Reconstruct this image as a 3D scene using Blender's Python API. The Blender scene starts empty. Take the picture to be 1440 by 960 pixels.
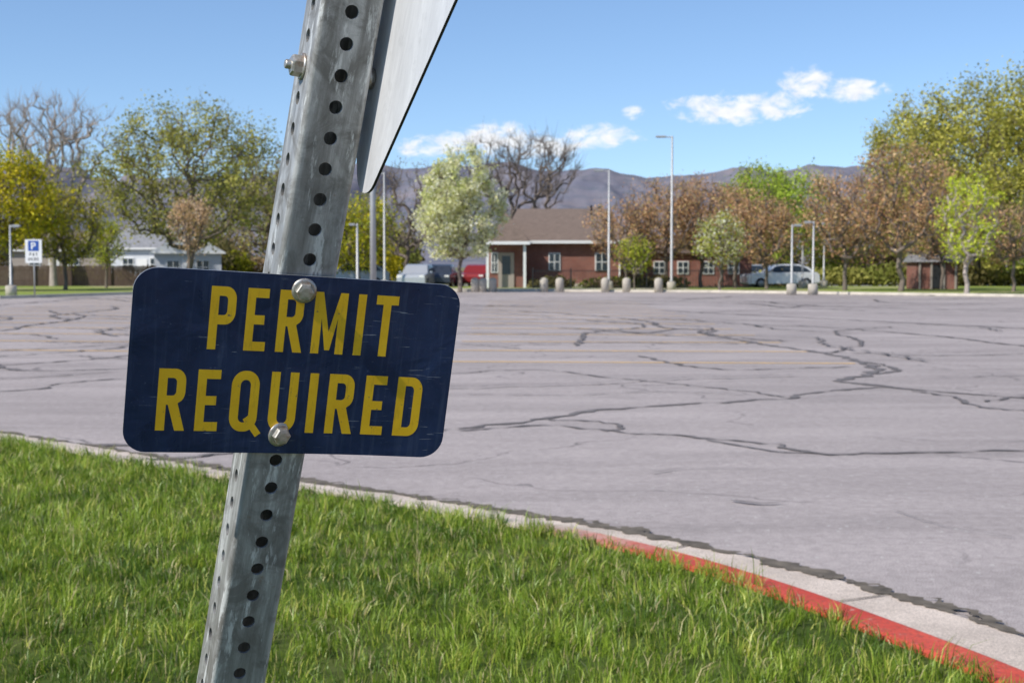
import bpy, bmesh, math, random
import numpy as np
from mathutils import Vector, Matrix, noise as mnoise

random.seed(7)
scene = bpy.context.scene
COL = scene.collection
CAM_H = 1.35

# ------------------------------------------------------------------ node helpers
def new_mat(name):
    m = bpy.data.materials.new(name); m.use_nodes = True
    nt = m.node_tree; nt.nodes.clear()
    out = nt.nodes.new('ShaderNodeOutputMaterial')
    return m, nt, out

def N(nt, typ, **kw):
    n = nt.nodes.new(typ)
    for k, v in kw.items():
        setattr(n, k, v)
    return n

def L(nt, a, b): nt.links.new(a, b)

def ramp(nt, fac, stops):
    r = nt.nodes.new('ShaderNodeValToRGB')
    el = r.color_ramp.elements
    while len(el) < len(stops): el.new(0.5)
    for e, (p, c) in zip(el, stops):
        e.position = p
        e.color = (c[0], c[1], c[2], 1) if hasattr(c, '__len__') else (c, c, c, 1)
    L(nt, fac, r.inputs[0])
    return r.outputs[0]

def mixc(nt, fac, a, b, mode='MIX'):
    m = nt.nodes.new('ShaderNodeMix'); m.data_type = 'RGBA'; m.blend_type = mode
    for sock, v in ((m.inputs[0], fac), (m.inputs[6], a), (m.inputs[7], b)):
        if isinstance(v, (int, float)): sock.default_value = v
        elif isinstance(v, tuple): sock.default_value = (v[0], v[1], v[2], 1)
        else: L(nt, v, sock)
    return m.outputs[2]

def math_n(nt, op, a, b=0.0, c=None):
    m = nt.nodes.new('ShaderNodeMath'); m.operation = op
    vals = [a, b] if c is None else [a, b, c]
    for i, v in enumerate(vals):
        if isinstance(v, (int, float)): m.inputs[i].default_value = v
        else: L(nt, v, m.inputs[i])
    return m.outputs[0]

def coords(nt, scale=(1, 1, 1), kind='Object'):
    tc = nt.nodes.new('ShaderNodeTexCoord'); mp = nt.nodes.new('ShaderNodeMapping')
    mp.inputs['Scale'].default_value = scale
    L(nt, tc.outputs[kind], mp.inputs[0])
    return mp.outputs[0]

def noise_n(nt, vec, scale, detail=4, rough=0.55, dist=0.0):
    n = N(nt, 'ShaderNodeTexNoise'); n.inputs['Scale'].default_value = scale
    n.inputs['Detail'].default_value = detail; n.inputs['Roughness'].default_value = rough
    n.inputs['Distortion'].default_value = dist
    L(nt, vec, n.inputs['Vector'])
    return n.outputs[0]

def simple(name, c, rough=0.7, metal=0.0, var=0.25, scale=3.0, bump=0.0, stretch=(1, 1, 1), spec=0.5):
    m, nt, out = new_mat(name)
    p = N(nt, 'ShaderNodeBsdfPrincipled'); p.inputs['Roughness'].default_value = rough
    p.inputs['Metallic'].default_value = metal
    p.inputs['Specular IOR Level'].default_value = spec
    v = coords(nt, stretch)
    n = noise_n(nt, v, scale, 6, 0.65)
    lo = tuple(x * (1 - var) for x in c); hi = tuple(min(1, x * (1 + var)) for x in c)
    L(nt, ramp(nt, n, [(0.3, lo), (0.7, hi)]), p.inputs['Base Color'])
    if bump:
        b = N(nt, 'ShaderNodeBump'); b.inputs['Strength'].default_value = bump
        b.inputs['Distance'].default_value = 0.01
        L(nt, noise_n(nt, v, scale * 6, 4), b.inputs['Height']); L(nt, b.outputs[0], p.inputs['Normal'])
    L(nt, p.outputs[0], out.inputs[0])
    return m

def brick_mat(name, c1, c2, mortar):
    m, nt, out = new_mat(name)
    tc = N(nt, 'ShaderNodeTexCoord'); sp = N(nt, 'ShaderNodeSeparateXYZ'); L(nt, tc.outputs['Object'], sp.inputs[0])
    cb = N(nt, 'ShaderNodeCombineXYZ')
    L(nt, math_n(nt, 'ADD', sp.outputs[0], sp.outputs[1]), cb.inputs[0]); L(nt, sp.outputs[2], cb.inputs[1])
    b = N(nt, 'ShaderNodeTexBrick'); L(nt, cb.outputs[0], b.inputs['Vector'])
    b.inputs['Color1'].default_value = (*c1, 1); b.inputs['Color2'].default_value = (*c2, 1)
    b.inputs['Mortar'].default_value = (*mortar, 1); b.inputs['Scale'].default_value = 1.0
    b.inputs['Brick Width'].default_value = 0.22; b.inputs['Row Height'].default_value = 0.075
    b.inputs['Mortar Size'].default_value = 0.008
    n = noise_n(nt, tc.outputs['Object'], 1.2, 5)
    p = N(nt, 'ShaderNodeBsdfPrincipled'); p.inputs['Roughness'].default_value = 0.85
    L(nt, mixc(nt, ramp(nt, n, [(0.35, 0.0), (0.7, 0.5)]), b.outputs[0], (c1[0] * .5, c1[1] * .5, c1[2] * .5)), p.inputs['Base Color'])
    L(nt, p.outputs[0], out.inputs[0])
    return m

def leaf_mat(name, trans=0.35, gloss=0.0):
    m, nt, out = new_mat(name)
    at = N(nt, 'ShaderNodeAttribute'); at.attribute_name = 'Col'
    d = N(nt, 'ShaderNodeBsdfDiffuse'); t = N(nt, 'ShaderNodeBsdfTranslucent')
    L(nt, at.outputs[0], d.inputs[0])
    tcol = mixc(nt, 0.4, at.outputs[0], (1.0, 1.0, 0.35), 'MULTIPLY')
    L(nt, tcol, t.inputs[0])
    mx = N(nt, 'ShaderNodeMixShader'); mx.inputs[0].default_value = trans
    L(nt, d.outputs[0], mx.inputs[1]); L(nt, t.outputs[0], mx.inputs[2])
    res = mx.outputs[0]
    if gloss:
        g = N(nt, 'ShaderNodeBsdfGlossy'); g.inputs['Roughness'].default_value = 0.42
        g.inputs[0].default_value = (0.9, 1, 0.8, 1)
        mx2 = N(nt, 'ShaderNodeMixShader'); mx2.inputs[0].default_value = gloss
        L(nt, res, mx2.inputs[1]); L(nt, g.outputs[0], mx2.inputs[2]); res = mx2.outputs[0]
    L(nt, res, out.inputs[0])
    return m

# ------------------------------------------------------------------ mesh helpers
def np_mesh(name, verts, loops, starts, mats, matidx=None, col=None, smooth=False):
    me = bpy.data.meshes.new(name)
    me.vertices.add(len(verts)); me.vertices.foreach_set('co', np.asarray(verts, np.float32).ravel())
    me.loops.add(len(loops)); me.loops.foreach_set('vertex_index', np.asarray(loops, np.int32))
    me.polygons.add(len(starts)); me.polygons.foreach_set('loop_start', np.asarray(starts, np.int32))
    for m in mats: me.materials.append(m)
    if matidx is not None: me.polygons.foreach_set('material_index', np.asarray(matidx, np.int32))
    me.update(calc_edges=True); me.validate()
    if col is not None:
        a = me.color_attributes.new('Col', 'FLOAT_COLOR', 'POINT')
        c4 = np.ones((len(verts), 4), np.float32); c4[:, :3] = col
        a.data.foreach_set('color', c4.ravel())
    if smooth: me.shade_smooth()
    ob = bpy.data.objects.new(name, me); COL.objects.link(ob)
    return ob

def py_mesh(name, verts, faces, mats, parent=None, smooth=False, midx=None):
    me = bpy.data.meshes.new(name); me.from_pydata([tuple(v) for v in verts], [], faces)
    if not isinstance(mats, (list, tuple)): mats = [mats]
    for m in mats: me.materials.append(m)
    if midx: me.polygons.foreach_set('material_index', midx)
    if smooth: me.shade_smooth()
    me.update()
    ob = bpy.data.objects.new(name, me); COL.objects.link(ob)
    if parent: ob.parent = parent
    return ob

def empty(name, loc=(0, 0, 0), rz=0.0):
    e = bpy.data.objects.new(name, None); COL.objects.link(e)
    e.location = loc; e.rotation_euler = (0, 0, rz); e.empty_display_size = 0.2
    return e

def box(name, c, s, mat, parent=None, bev=0.0, rot=None):
    bm = bmesh.new(); bmesh.ops.create_cube(bm, size=1.0)
    bmesh.ops.scale(bm, vec=s, verts=bm.verts)
    if bev: bmesh.ops.bevel(bm, geom=bm.edges[:], offset=bev, segments=2, affect='EDGES')
    me = bpy.data.meshes.new(name); bm.to_mesh(me); bm.free(); me.materials.append(mat)
    ob = bpy.data.objects.new(name, me); COL.objects.link(ob); ob.location = c
    if rot: ob.rotation_euler = rot
    if parent: ob.parent = parent
    return ob

def lathe(name, prof, mat, parent=None, loc=(0, 0, 0), seg=16, rot=None, smooth=True):
    vs, fs = [], []
    for r, z in prof:
        for i in range(seg):
            a = 2 * math.pi * i / seg; vs.append((r * math.cos(a), r * math.sin(a), z))
    for j in range(len(prof) - 1):
        for i in range(seg):
            k = (i + 1) % seg
            fs.append((j * seg + i, j * seg + k, (j + 1) * seg + k, (j + 1) * seg + i))
    fs.append(tuple(range(seg))[::-1]); fs.append(tuple((len(prof) - 1) * seg + i for i in range(seg)))
    ob = py_mesh(name, vs, fs, mat, parent, False)
    if smooth and seg > 8:
        sm = [len(f.vertices) == 4 for f in ob.data.polygons]
        ob.data.polygons.foreach_set('use_smooth', sm)
    ob.location = loc
    if rot: ob.rotation_euler = rot
    return ob

def catmull(pts, n=12):
    P = [Vector(p) for p in pts]; P = [P[0] * 2 - P[1]] + P + [P[-1] * 2 - P[-2]]
    out = []
    for i in range(1, len(P) - 2):
        for k in range(n):
            t = k / n
            a, b, c, d = P[i - 1], P[i], P[i + 1], P[i + 2]
            out.append(0.5 * ((2 * b) + (c - a) * t + (2 * a - 5 * b + 4 * c - d) * t * t + (3 * b - a - 3 * c + d) * t ** 3))
    out.append(P[-2])
    return out

# ------------------------------------------------------------------ materials
M = {}
def asphalt(name, base):
    m, nt, out = new_mat(name)
    v = coords(nt)
    big = noise_n(nt, v, 0.12, 6, 0.6, 0.4)
    vs = coords(nt, (0.25, 1.2, 1))
    streak = noise_n(nt, vs, 1.0, 6, 0.65, 0.5)
    fine = noise_n(nt, v, 160, 3, 0.7)
    mid = noise_n(nt, v, 14, 6, 0.75)
    c = ramp(nt, big, [(0.3, tuple(x * .86 for x in base)), (0.7, tuple(x * 1.12 for x in base))])
    c = mixc(nt, 0.9, c, ramp(nt, streak, [(0.3, 0.78), (0.62, 1.06)]), 'MULTIPLY')
    c = mixc(nt, 0.9, c, ramp(nt, mid, [(0.3, 0.76), (0.7, 1.18)]), 'MULTIPLY')
    c = mixc(nt, 1.0, c, ramp(nt, fine, [(0.32, 0.45), (0.5, 1.0), (0.68, 1.55)]), 'MULTIPLY')
    vo = N(nt, 'ShaderNodeTexVoronoi'); vo.inputs['Scale'].default_value = 9.0; L(nt, v, vo.inputs['Vector'])
    chip = math_n(nt, 'LESS_THAN', vo.outputs['Distance'], 0.09)
    c = mixc(nt, math_n(nt, 'MULTIPLY', chip, 0.7), c, (0.6, 0.57, 0.53))
    ns = N(nt, 'ShaderNodeTexNoise'); ns.inputs['Scale'].default_value = 0.9; ns.inputs['Detail'].default_value = 6
    L(nt, v, ns.inputs['Vector'])
    vadd = N(nt, 'ShaderNodeVectorMath', operation='MULTIPLY_ADD')
    L(nt, ns.outputs['Color'], vadd.inputs[0]); vadd.inputs[1].default_value = (1.6, 1.6, 0); L(nt, v, vadd.inputs[2])
    vc = N(nt, 'ShaderNodeTexVoronoi', feature='DISTANCE_TO_EDGE'); vc.inputs['Scale'].default_value = 0.3
    L(nt, vadd.outputs[0], vc.inputs['Vector'])
    crack = math_n(nt, 'LESS_THAN', vc.outputs['Distance'], 0.004)
    msk = ramp(nt, noise_n(nt, v, 0.35, 3), [(0.46, 0.0), (0.54, 1.0)])
    c = mixc(nt, math_n(nt, 'MULTIPLY', math_n(nt, 'MULTIPLY', crack, msk), 0.6), c, (0.10, 0.09, 0.09))
    st = ramp(nt, noise_n(nt, v, 0.8, 5, 0.6, 1.0), [(0.60, 0.0), (0.78, 0.35)])
    c = mixc(nt, st, c, (0.16, 0.145, 0.135))
    p = N(nt, 'ShaderNodeBsdfPrincipled'); p.inputs['Roughness'].default_value = 0.9
    p.inputs['Specular IOR Level'].default_value = 0.2
    L(nt, c, p.inputs['Base Color'])
    b = N(nt, 'ShaderNodeBump'); b.inputs['Strength'].default_value = 0.5; b.inputs['Distance'].default_value = 0.004
    L(nt, fine, b.inputs['Height']); L(nt, b.outputs[0], p.inputs['Normal'])
    L(nt, p.outputs[0], out.inputs[0])
    return m
M['asphalt'] = asphalt('asphalt', (0.40, 0.348, 0.33))
M['street'] = asphalt('street_asphalt', (0.25, 0.23, 0.22))

def concrete(name, base, scale=1.0):
    m, nt, out = new_mat(name)
    v = coords(nt)
    c = ramp(nt, noise_n(nt, v, 1.7 * scale, 6, 0.7), [(0.3, tuple(x * .7 for x in base)), (0.65, tuple(x * 1.1 for x in base))])
    fine = noise_n(nt, v, 120 * scale, 3, 0.7)
    c = mixc(nt, 0.9, c, ramp(nt, fine, [(0.3, 0.5), (0.55, 1.05), (0.7, 1.3)]), 'MULTIPLY')
    c = mixc(nt, ramp(nt, noise_n(nt, v, 9 * scale, 6, 0.75), [(0.55, 0.0), (0.72, 0.5)]), c, tuple(x * .5 for x in base))
    p = N(nt, 'ShaderNodeBsdfPrincipled'); p.inputs['Roughness'].default_value = 0.88
    p.inputs['Specular IOR Level'].default_value = 0.3
    L(nt, c, p.inputs['Base Color'])
    b = N(nt, 'ShaderNodeBump'); b.inputs['Strength'].default_value = 0.5; b.inputs['Distance'].default_value = 0.004
    L(nt, fine, b.inputs['Height']); L(nt, b.outputs[0], p.inputs['Normal'])
    L(nt, p.outputs[0], out.inputs[0])
    return m
M['concrete'] = concrete('kerb_concrete', (0.64, 0.54, 0.455))
M['concrete_far'] = concrete('pale_concrete', (0.56, 0.50, 0.42))

def redpaint():
    m, nt, out = new_mat('red_kerb_paint')
    v = coords(nt)
    n = noise_n(nt, v, 14, 8, 0.82)
    c = ramp(nt, noise_n(nt, v, 3, 5), [(0.3, (0.50, 0.05, 0.025)), (0.7, (0.68, 0.10, 0.055))])
    c = mixc(nt, ramp(nt, n, [(0.58, 0.0), (0.64, 0.85)]), c, (0.52, 0.40, 0.32))
    c = mixc(nt, ramp(nt, noise_n(nt, v, 60, 4), [(0.36, 0.5), (0.5, 0.0)]), c, (0.20, 0.05, 0.03))
    # paint wears thin where it begins
    sp = N(nt, 'ShaderNodeSeparateXYZ'); L(nt, v, sp.inputs[0])
    far = N(nt, 'ShaderNodeMapRange'); L(nt, math_n(nt, 'ADD', sp.outputs[1], math_n(nt, 'MULTIPLY', noise_n(nt, v, 9, 6, .8), 1.2)), far.inputs[0])
    far.inputs[1].default_value = 6.6; far.inputs[2].default_value = 7.2
    c = mixc(nt, far.outputs[0], c, (0.52, 0.42, 0.34))
    p = N(nt, 'ShaderNodeBsdfPrincipled'); p.inputs['Roughness'].default_value = 0.7
    L(nt, c, p.inputs['Base Color'])
    b = N(nt, 'ShaderNodeBump'); b.inputs['Strength'].default_value = 0.7; b.inputs['Distance'].default_value = 0.005
    L(nt, noise_n(nt, v, 90, 4), b.inputs['Height']); L(nt, b.outputs[0], p.inputs['Normal'])
    L(nt, p.outputs[0], out.inputs[0])
    return m
M['red'] = redpaint()

def worn_paint(name, col, lo=0.45, hi=0.62):
    m, nt, out = new_mat(name)
    v = coords(nt)
    n = noise_n(nt, v, 5, 8, 0.85)
    p = N(nt, 'ShaderNodeBsdfPrincipled'); p.inputs['Roughness'].default_value = 0.85
    L(nt, mixc(nt, ramp(nt, n, [(lo, 0.0), (hi, 1.0)]), col, (0.34, 0.30, 0.285)), p.inputs['Base Color'])
    L(nt, p.outputs[0], out.inputs[0])
    return m
M['yline'] = worn_paint('worn_yellow_line', (0.78, 0.47, 0.14), 0.44, 0.74)
M['tar'] = simple('crack_tar', (0.155, 0.136, 0.128), 0.8, 0, 0.35, 6)
M['dirt'] = simple('dirt_seam', (0.13, 0.107, 0.08), 0.95, 0, 0.5, 10)

def ground_mat(name, cols, scale=0.05, fs=8.0):
    m, nt, out = new_mat(name)
    v = coords(nt)
    a = noise_n(nt, v, scale, 6, 0.6)
    c = ramp(nt, a, [(0.3 + 0.4 * i / (len(cols) - 1), cc) for i, cc in enumerate(cols)])
    c = mixc(nt, 0.8, c, ramp(nt, noise_n(nt, v, fs, 6, 0.75), [(0.3, 0.6), (0.7, 1.35)]), 'MULTIPLY')
    p = N(nt, 'ShaderNodeBsdfPrincipled'); p.inputs['Roughness'].default_value = 1.0
    p.inputs['Specular IOR Level'].default_value = 0.1
    L(nt, c, p.inputs['Base Color']); L(nt, p.outputs[0], out.inputs[0])
    return m
M['ground'] = ground_mat('ground_earth', [(0.14, 0.16, 0.07), (0.22, 0.20, 0.11), (0.12, 0.16, 0.05)])
M['lawn'] = ground_mat('lawn_soil', [(0.05, 0.075, 0.016), (0.07, 0.10, 0.02), (0.13, 0.12, 0.05)], 0.8, 30)
M['verge'] = ground_mat('verge_grass', [(0.17, 0.25, 0.045), (0.24, 0.29, 0.065), (0.38, 0.33, 0.20)], 0.15, 6)

M['bark'] = simple('bark', (0.17, 0.135, 0.11), 0.95, 0, 0.4, 3, stretch=(3, 3, 0.6))
M['bark_light'] = simple('bark_pale', (0.38, 0.32, 0.28), 0.9, 0, 0.35, 4, stretch=(3, 3, 0.6))
M['leaf'] = leaf_mat('foliage', 0.38)
M['blade'] = leaf_mat('grass_blades', 0.34, 0.035)
M['lampmetal'] = simple('lamp_painted_steel', (0.42, 0.42, 0.41), 0.45, 0.3, 0.1, 3)
M['dark'] = simple('dark_metal', (0.03, 0.03, 0.03), 0.5, 0.3, 0.2, 4)
M['white'] = simple('white_paint', (0.78, 0.78, 0.76), 0.5, 0, 0.06, 3)
M['blue'] = simple('sign_blue', (0.02, 0.08, 0.35), 0.4, 0, 0.1, 3)
M['brick'] = brick_mat('red_brick', (0.28, 0.085, 0.055), (0.20, 0.06, 0.045), (0.30, 0.24, 0.20))
M['roof'] = simple('shingle_roof', (0.17, 0.125, 0.10), 0.9, 0, 0.35, 5, stretch=(0.6, 3, 3))
M['roof_grey'] = simple('grey_shingle', (0.24, 0.24, 0.25), 0.9, 0, 0.3, 5)
M['tan'] = simple('tan_siding', (0.34, 0.29, 0.25), 0.8, 0, 0.1, 3, stretch=(.3, .3, 12))
M['siding'] = simple('white_siding', (0.60, 0.62, 0.65), 0.7, 0, 0.08, 2, stretch=(.3, .3, 14))
M['wood'] = simple('fence_wood', (0.12, 0.08, 0.058), 0.9, 0, 0.4, 4, stretch=(9, 1, 0.5))
M['glass'] = simple('window_glass', (0.03, 0.04, 0.05), 0.12, 0, 0.3, 1)
M['rubber'] = simple('tyre_rubber', (0.02, 0.02, 0.02), 0.8)
M['yellow'] = simple('signal_yellow', (0.65, 0.42, 0.03), 0.5)
M['tail'] = simple('tail_light', (0.4, 0.01, 0.01), 0.3)

# ------------------------------------------------------------------ ground, lot, kerb
def poly(name, pts, z, mat):
    bm = bmesh.new(); vs = [bm.verts.new((p[0], p[1], z)) for p in pts]
    f = bm.faces.new(vs); f.normal_update()
    if f.normal.z < 0: f.normal_flip()
    bmesh.ops.triangulate(bm, faces=bm.faces[:])
    me = bpy.data.meshes.new(name); bm.to_mesh(me); bm.free(); me.materials.append(mat)
    ob = bpy.data.objects.new(name, me); COL.objects.link(ob); return ob

poly('ground', [(-9000, -3000), (9000, -3000), (9000, 9000), (-9000, 9000)], -0.03, M['ground'])
far_edge = [(-90, 40), (-40, 52), (-21.6, 60), (-19.0, 68), (-16, 75.5), (-8, 77.5), (0, 78), (10.5, 75), (22.6, 64), (45, 52), (90, 40)]
poly('parking_lot', [(-90, -60), (90, -60)] + far_edge[::-1], 0.0, M['asphalt'])

curve_pts = [(-60, 40), (-20, 22.5), (-10, 15.4), (-6, 12.1), (-3.6, 10.0), (-2.44, 8.86), (-1.11, 7.72), (-.43, 7.12), (.13, 6.54), (.55, 6.0),
             (.91, 5.38), (1.22, 4.68), (1.45, 4.05), (1.62, 3.3), (1.72, 2.3), (1.75, 1), (1.75, -3), (1.75, -14)]
curve = [Vector((p.x, p.y)) for p in catmull([(a, b, 0) for a, b in curve_pts], 14)]
def tangents(c):
    t = []
    for i in range(len(c)):
        a = c[max(0, i - 1)]; b = c[min(len(c) - 1, i + 1)]; d = (b - a).normalized(); t.append(d)
    return t
tan = tangents(curve); nor = [Vector((-t.y, t.x)) for t in tan]
i_red = min(range(len(curve)), key=lambda i: (curve[i] - Vector((.10, 6.57))).length)

poly('lawn', [(p.x, p.y) for p in curve] + [(-60, -14)], 0.125, M['lawn'])

def sweep(name, prof, i0, i1, mat):
    vs, fs = [], []
    n = len(prof)
    for k in range(i0, i1 + 1):
        for j, (o, z) in enumerate(prof):
            q = curve[k] + nor[k] * o
            vs.append((q.x, q.y, z))
    for k in range(i1 - i0):
        for j in range(n - 1):
            fs.append((k * n + j, k * n + j + 1, (k + 1) * n + j + 1, (k + 1) * n + j))
    return py_mesh(name, vs, fs, mat, None)
kerb_prof = [(-0.02, 0.05), (-0.02, 0.138), (0.0, 0.144), (0.115, 0.144), (0.138, 0.137), (0.152, 0.12), (0.172, 0.008)]
sweep('kerb', kerb_prof, 0, i_red, M['concrete'])
sweep('red_kerb', kerb_prof, i_red, len(curve) - 1, M['red'])
sweep('gutter', [(0.168, 0.012), (0.30, 0.007), (0.5, 0.006), (0.755, 0.0075)], 0, len(curve) - 1, M['concrete'])

def ribbon(pts, w, z, V, F, jit=0.02, n=10, wj=0.6, freq=3.0):
    c = [Vector((p[0], p[1])) for p in catmull([(a, b, 0) for a, b in pts], n)]
    t = tangents(c); base = len(V); s = 0
    ph = random.random() * 50
    for i, p in enumerate(c):
        if i: s += (c[i] - c[i - 1]).length
        nn = Vector((-t[i].y, t[i].x))
        off = jit * (mnoise.noise(Vector((s * freq, ph, 0))) + 0.5 * mnoise.noise(Vector((s * freq * 3, ph, 4))))
        ww = w * max(.12, 1 + wj * (mnoise.noise(Vector((s * freq * 1.5, ph, 9))) + .5 * mnoise.noise(Vector((s * freq * 5, ph, 19))))) * 0.5
        if i in (0, len(c) - 1): ww *= 0.15
        a = p + nn * (off + ww); b = p + nn * (off - ww)
        V.append((a.x, a.y, z)); V.append((b.x, b.y, z))
    for i in range(len(c) - 1):
        F.append((base + 2 * i, base + 2 * i + 1, base + 2 * i + 3, base + 2 * i + 2))
V, F = [], []
seam = []
for k in range(20, len(curve) - 8):
    q = curve[k] + nor[k] * 0.77; seam.append((q.x, q.y))
ribbon(seam, 0.075, 0.0115, V, F, jit=0.05, n=6, wj=2.0, freq=4.0)
ribbon([(p[0] - .0, p[1] - .0) for p in seam[40:-20]], 0.03, 0.0122, V, F, jit=0.11, n=6, wj=3.0, freq=7.0)
for k in range(i_red - 60, len(curve) - 10, 22):
    a = curve[k] + nor[k] * 0.19; b = curve[k] + nor[k] * 0.75
    ribbon([(a.x, a.y), ((a.x + b.x) / 2, (a.y + b.y) / 2), (b.x, b.y)], 0.012, 0.0128, V, F, 0.003, 4)
py_mesh('gutter_dirt_seam', V, F, M['dirt'])

cracks = [
 ([(-3.4, 10.6), (-2.2, 11.0), (-1.2, 11.25), (-.58, 11.64), (-.18, 12.1), (.32, 12.68), (1.01, 13.5), (1.9, 14.06), (2.67, 14.4), (3.47, 15.4), (4.13, 15.9), (4.5, 15.6), (5.26, 14.6), (6.8, 13.4), (9, 12.9)], .065),
 ([(2.2, 30), (2.75, 29), (3.7, 31), (4.3, 30.2), (3.9, 28.6), (4.24, 25.7), (4.54, 23.9), (4.84, 22.5), (4.95, 20.3), (4.73, 18.4), (4.13, 17.2), (3.9, 16.7), (4.3, 15.9)], .12),
 ([(4.95, 20.6), (5.15, 19.2), (4.9, 18.2), (4.6, 17.8)], .09),
 ([(-.47, 11.7), (.24, 12.05), (.76, 11.7), (1.35, 11.25), (1.94, 10.8), (2.08, 10.4), (2.45, 10.2), (3.74, 10.4), (6, 10.7), (9, 10.6)], .045),
 ([(.3, 12.5), (.8, 12.3), (.95, 11.9), (.7, 11.65)], .035),
 ([(1.5, 11.05), (1.9, 10.35), (2.2, 10.25)], .03),
 ([(-9, 14.2), (-5.5, 15.4), (-5.2, 16.4), (-4.66, 17.1), (-3, 17.6), (-1, 18.2)], .06),
 ([(-9.5, 19.6), (-7.3, 19.4), (-6.2, 20.6), (-5.4, 22.8), (-4.2, 23.6)], .07),
 ([(-7.6, 20.5), (-6.8, 19.0), (-6.2, 18.4), (-4.8, 19)], .06),
 ([(-1.6, 17.4), (-.72, 18), (.28, 18.6), (1.13, 17.4), (2.2, 15.9), (2.9, 14.6)], .04),
 ([(1.9, 21.5), (2.3, 19.6), (2.75, 18.7), (3.6, 18.8), (4.6, 19.1)], .06),
 ([(4.35, 15.4), (4.6, 14.6), (4.5, 13.7), (4.9, 13.2), (5.8, 12.8), (8, 12.7)], .05),
 ([(4.7, 14.2), (5.6, 14.9), (7, 15.2)], .04),
 ([(-3.1, 9.7), (-2.5, 9.85), (-2.0, 10.3), (-1.7, 10.9)], .045),
 ([(4.6, 44), (5.8, 41.5), (8.6, 36), (11.2, 31), (13, 27)], .12),
 ([(-2, 46), (1, 42), (3.2, 36), (3.4, 31.5), (4.2, 30.3)], .09),
 ([(6.5, 33), (8.2, 28), (8.8, 24), (10.5, 22.8)], .08),
 ([(4.9, 22.5), (6.6, 21.6), (9.4, 22.4), (12, 21.5)], .06),
 ([(7, 52), (12, 47), (16, 42)], .13), ([(-12, 40), (-8, 36), (-6, 33), (-2, 31)], .09),
 ([(1, 56), (6, 50), (9, 48), (14, 50)], .12), ([(-15, 30), (-10, 28.5), (-8.5, 26.5)], .08),
 ([(1.26, 8.13), (1.4, 8.02), (1.56, 8.04)], .022), ([(.9, 9.2), (1.2, 9.45), (1.7, 9.4)], .008),
 ([(2.1, 7.8), (2.25, 7.3), (2.5, 7.0)], .006),
 ([(-.5, 15.0), (.6, 14.9), (1.6, 15.3), (2.5, 14.9)], .025), ([(5.2, 17.3), (6.7, 17.6), (8.5, 17.0)], .035),
 ([(-1, 24.5), (1.5, 25.4), (3.4, 24.6), (4.3, 25.2)], .05), ([(-6, 27), (-1, 28.6), (2.8, 29)], .05),
 ([(5.0, 22.2), (6.3, 25.5), (6.7, 29.5), (8.6, 32)], .06),
 ([(-11, 16.5), (-8, 17.2), (-6.3, 17.0), (-5, 18.3)], .045), ([(-9, 22), (-7, 24.2), (-6, 25.5), (-5.5, 29)], .06),
]
rq = random.Random(21)
for q in range(60):
    y = 15 + 52 * rq.random() ** .9; x = rq.uniform(-.42, .42) * y; ang = rq.choice([rq.gauss(0, .35), rq.gauss(.9, .4), rq.gauss(2.2, .4)])
    pts = [(x, y)]
    for s_ in range(rq.randint(3, 6)):
        st = rq.uniform(.8, 1.6) * (.5 + y / 22); ang += rq.gauss(0, .45)
        x += math.cos(ang) * st; y += math.sin(ang) * st * 1.1; pts.append((x, y))
    if min(p[1] for p in pts) > 13 and max(p[1] for p in pts) < 72: cracks.append((pts, .014 + .0017 * y))
V, F = [], []
for i, (pts, w) in enumerate(cracks):
    ribbon(pts, w, 0.007 + i * 0.0003, V, F, jit=0.12 if w > .03 else .02, n=18, wj=1.3, freq=2.6)
py_mesh('crack_seal_lines', V, F, M['tar'])

V, F = [], []
def rect_line(x0, y0, x1, y1, w, z):
    d = Vector((x1 - x0, y1 - y0)).normalized(); nn = Vector((-d.y, d.x)) * w / 2
    b = len(V)
    for q in ((x0 - nn.x, y0 - nn.y), (x1 - nn.x, y1 - nn.y), (x1 + nn.x, y1 + nn.y), (x0 + nn.x, y0 + nn.y)): V.append((q[0], q[1], z))
    F.append((b, b + 1, b + 2, b + 3))
for k in range(14):
    yy = 20.2 + 2.75 * k
    rect_line(-0.9, yy + .05, 4.8, yy - .35, 0.15, 0.004)
    rect_line(-14 - k * .3, yy + 3.75, -5.0, yy + 2.4, 0.15, 0.004)
py_mesh('parking_line', V, F, M['yline'])

def strip(name, pts, offs, zs, mat):
    c = [Vector(p) for p in pts]; t = tangents(c); vs = []; fs = []; n = len(offs)
    for i, p in enumerate(c):
        nn = Vector((-t[i].y, t[i].x))
        for o, z in zip(offs, zs): q = p + nn * o; vs.append((q.x, q.y, z))
    for i in range(len(c) - 1):
        for j in range(n - 1): fs.append((i * n + j, i * n + j + 1, (i + 1) * n + j + 1, (i + 1) * n + j))
    return py_mesh(name, vs, fs, mat)
strip('far_kerb', far_edge, [-.55, -.05, 0, .3, .3], [0.006, .006, .13, .13, .05], M['concrete_far'])
fe2 = [(-90, 40.2), (-40, 52.3), (-21.9, 60.3), (-19.3, 68.2), (-16.2, 75.8), (-8, 77.8), (0, 78.3), (10.6, 75.3), (22.8, 64.3), (45, 52.3), (90, 40.3)]
poly('grass_verge', fe2 + [(90, 92), (-90, 92)], 0.11, M['verge'])
poly('street', [(-120, 97), (120, 97), (120, 106), (-120, 106)], 0.0, M['street'])
poly('sidewalk', [(-15, 79.5), (10, 79.5), (10, 81.8), (-15, 81.8)], 0.118, M['concrete_far'])

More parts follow.
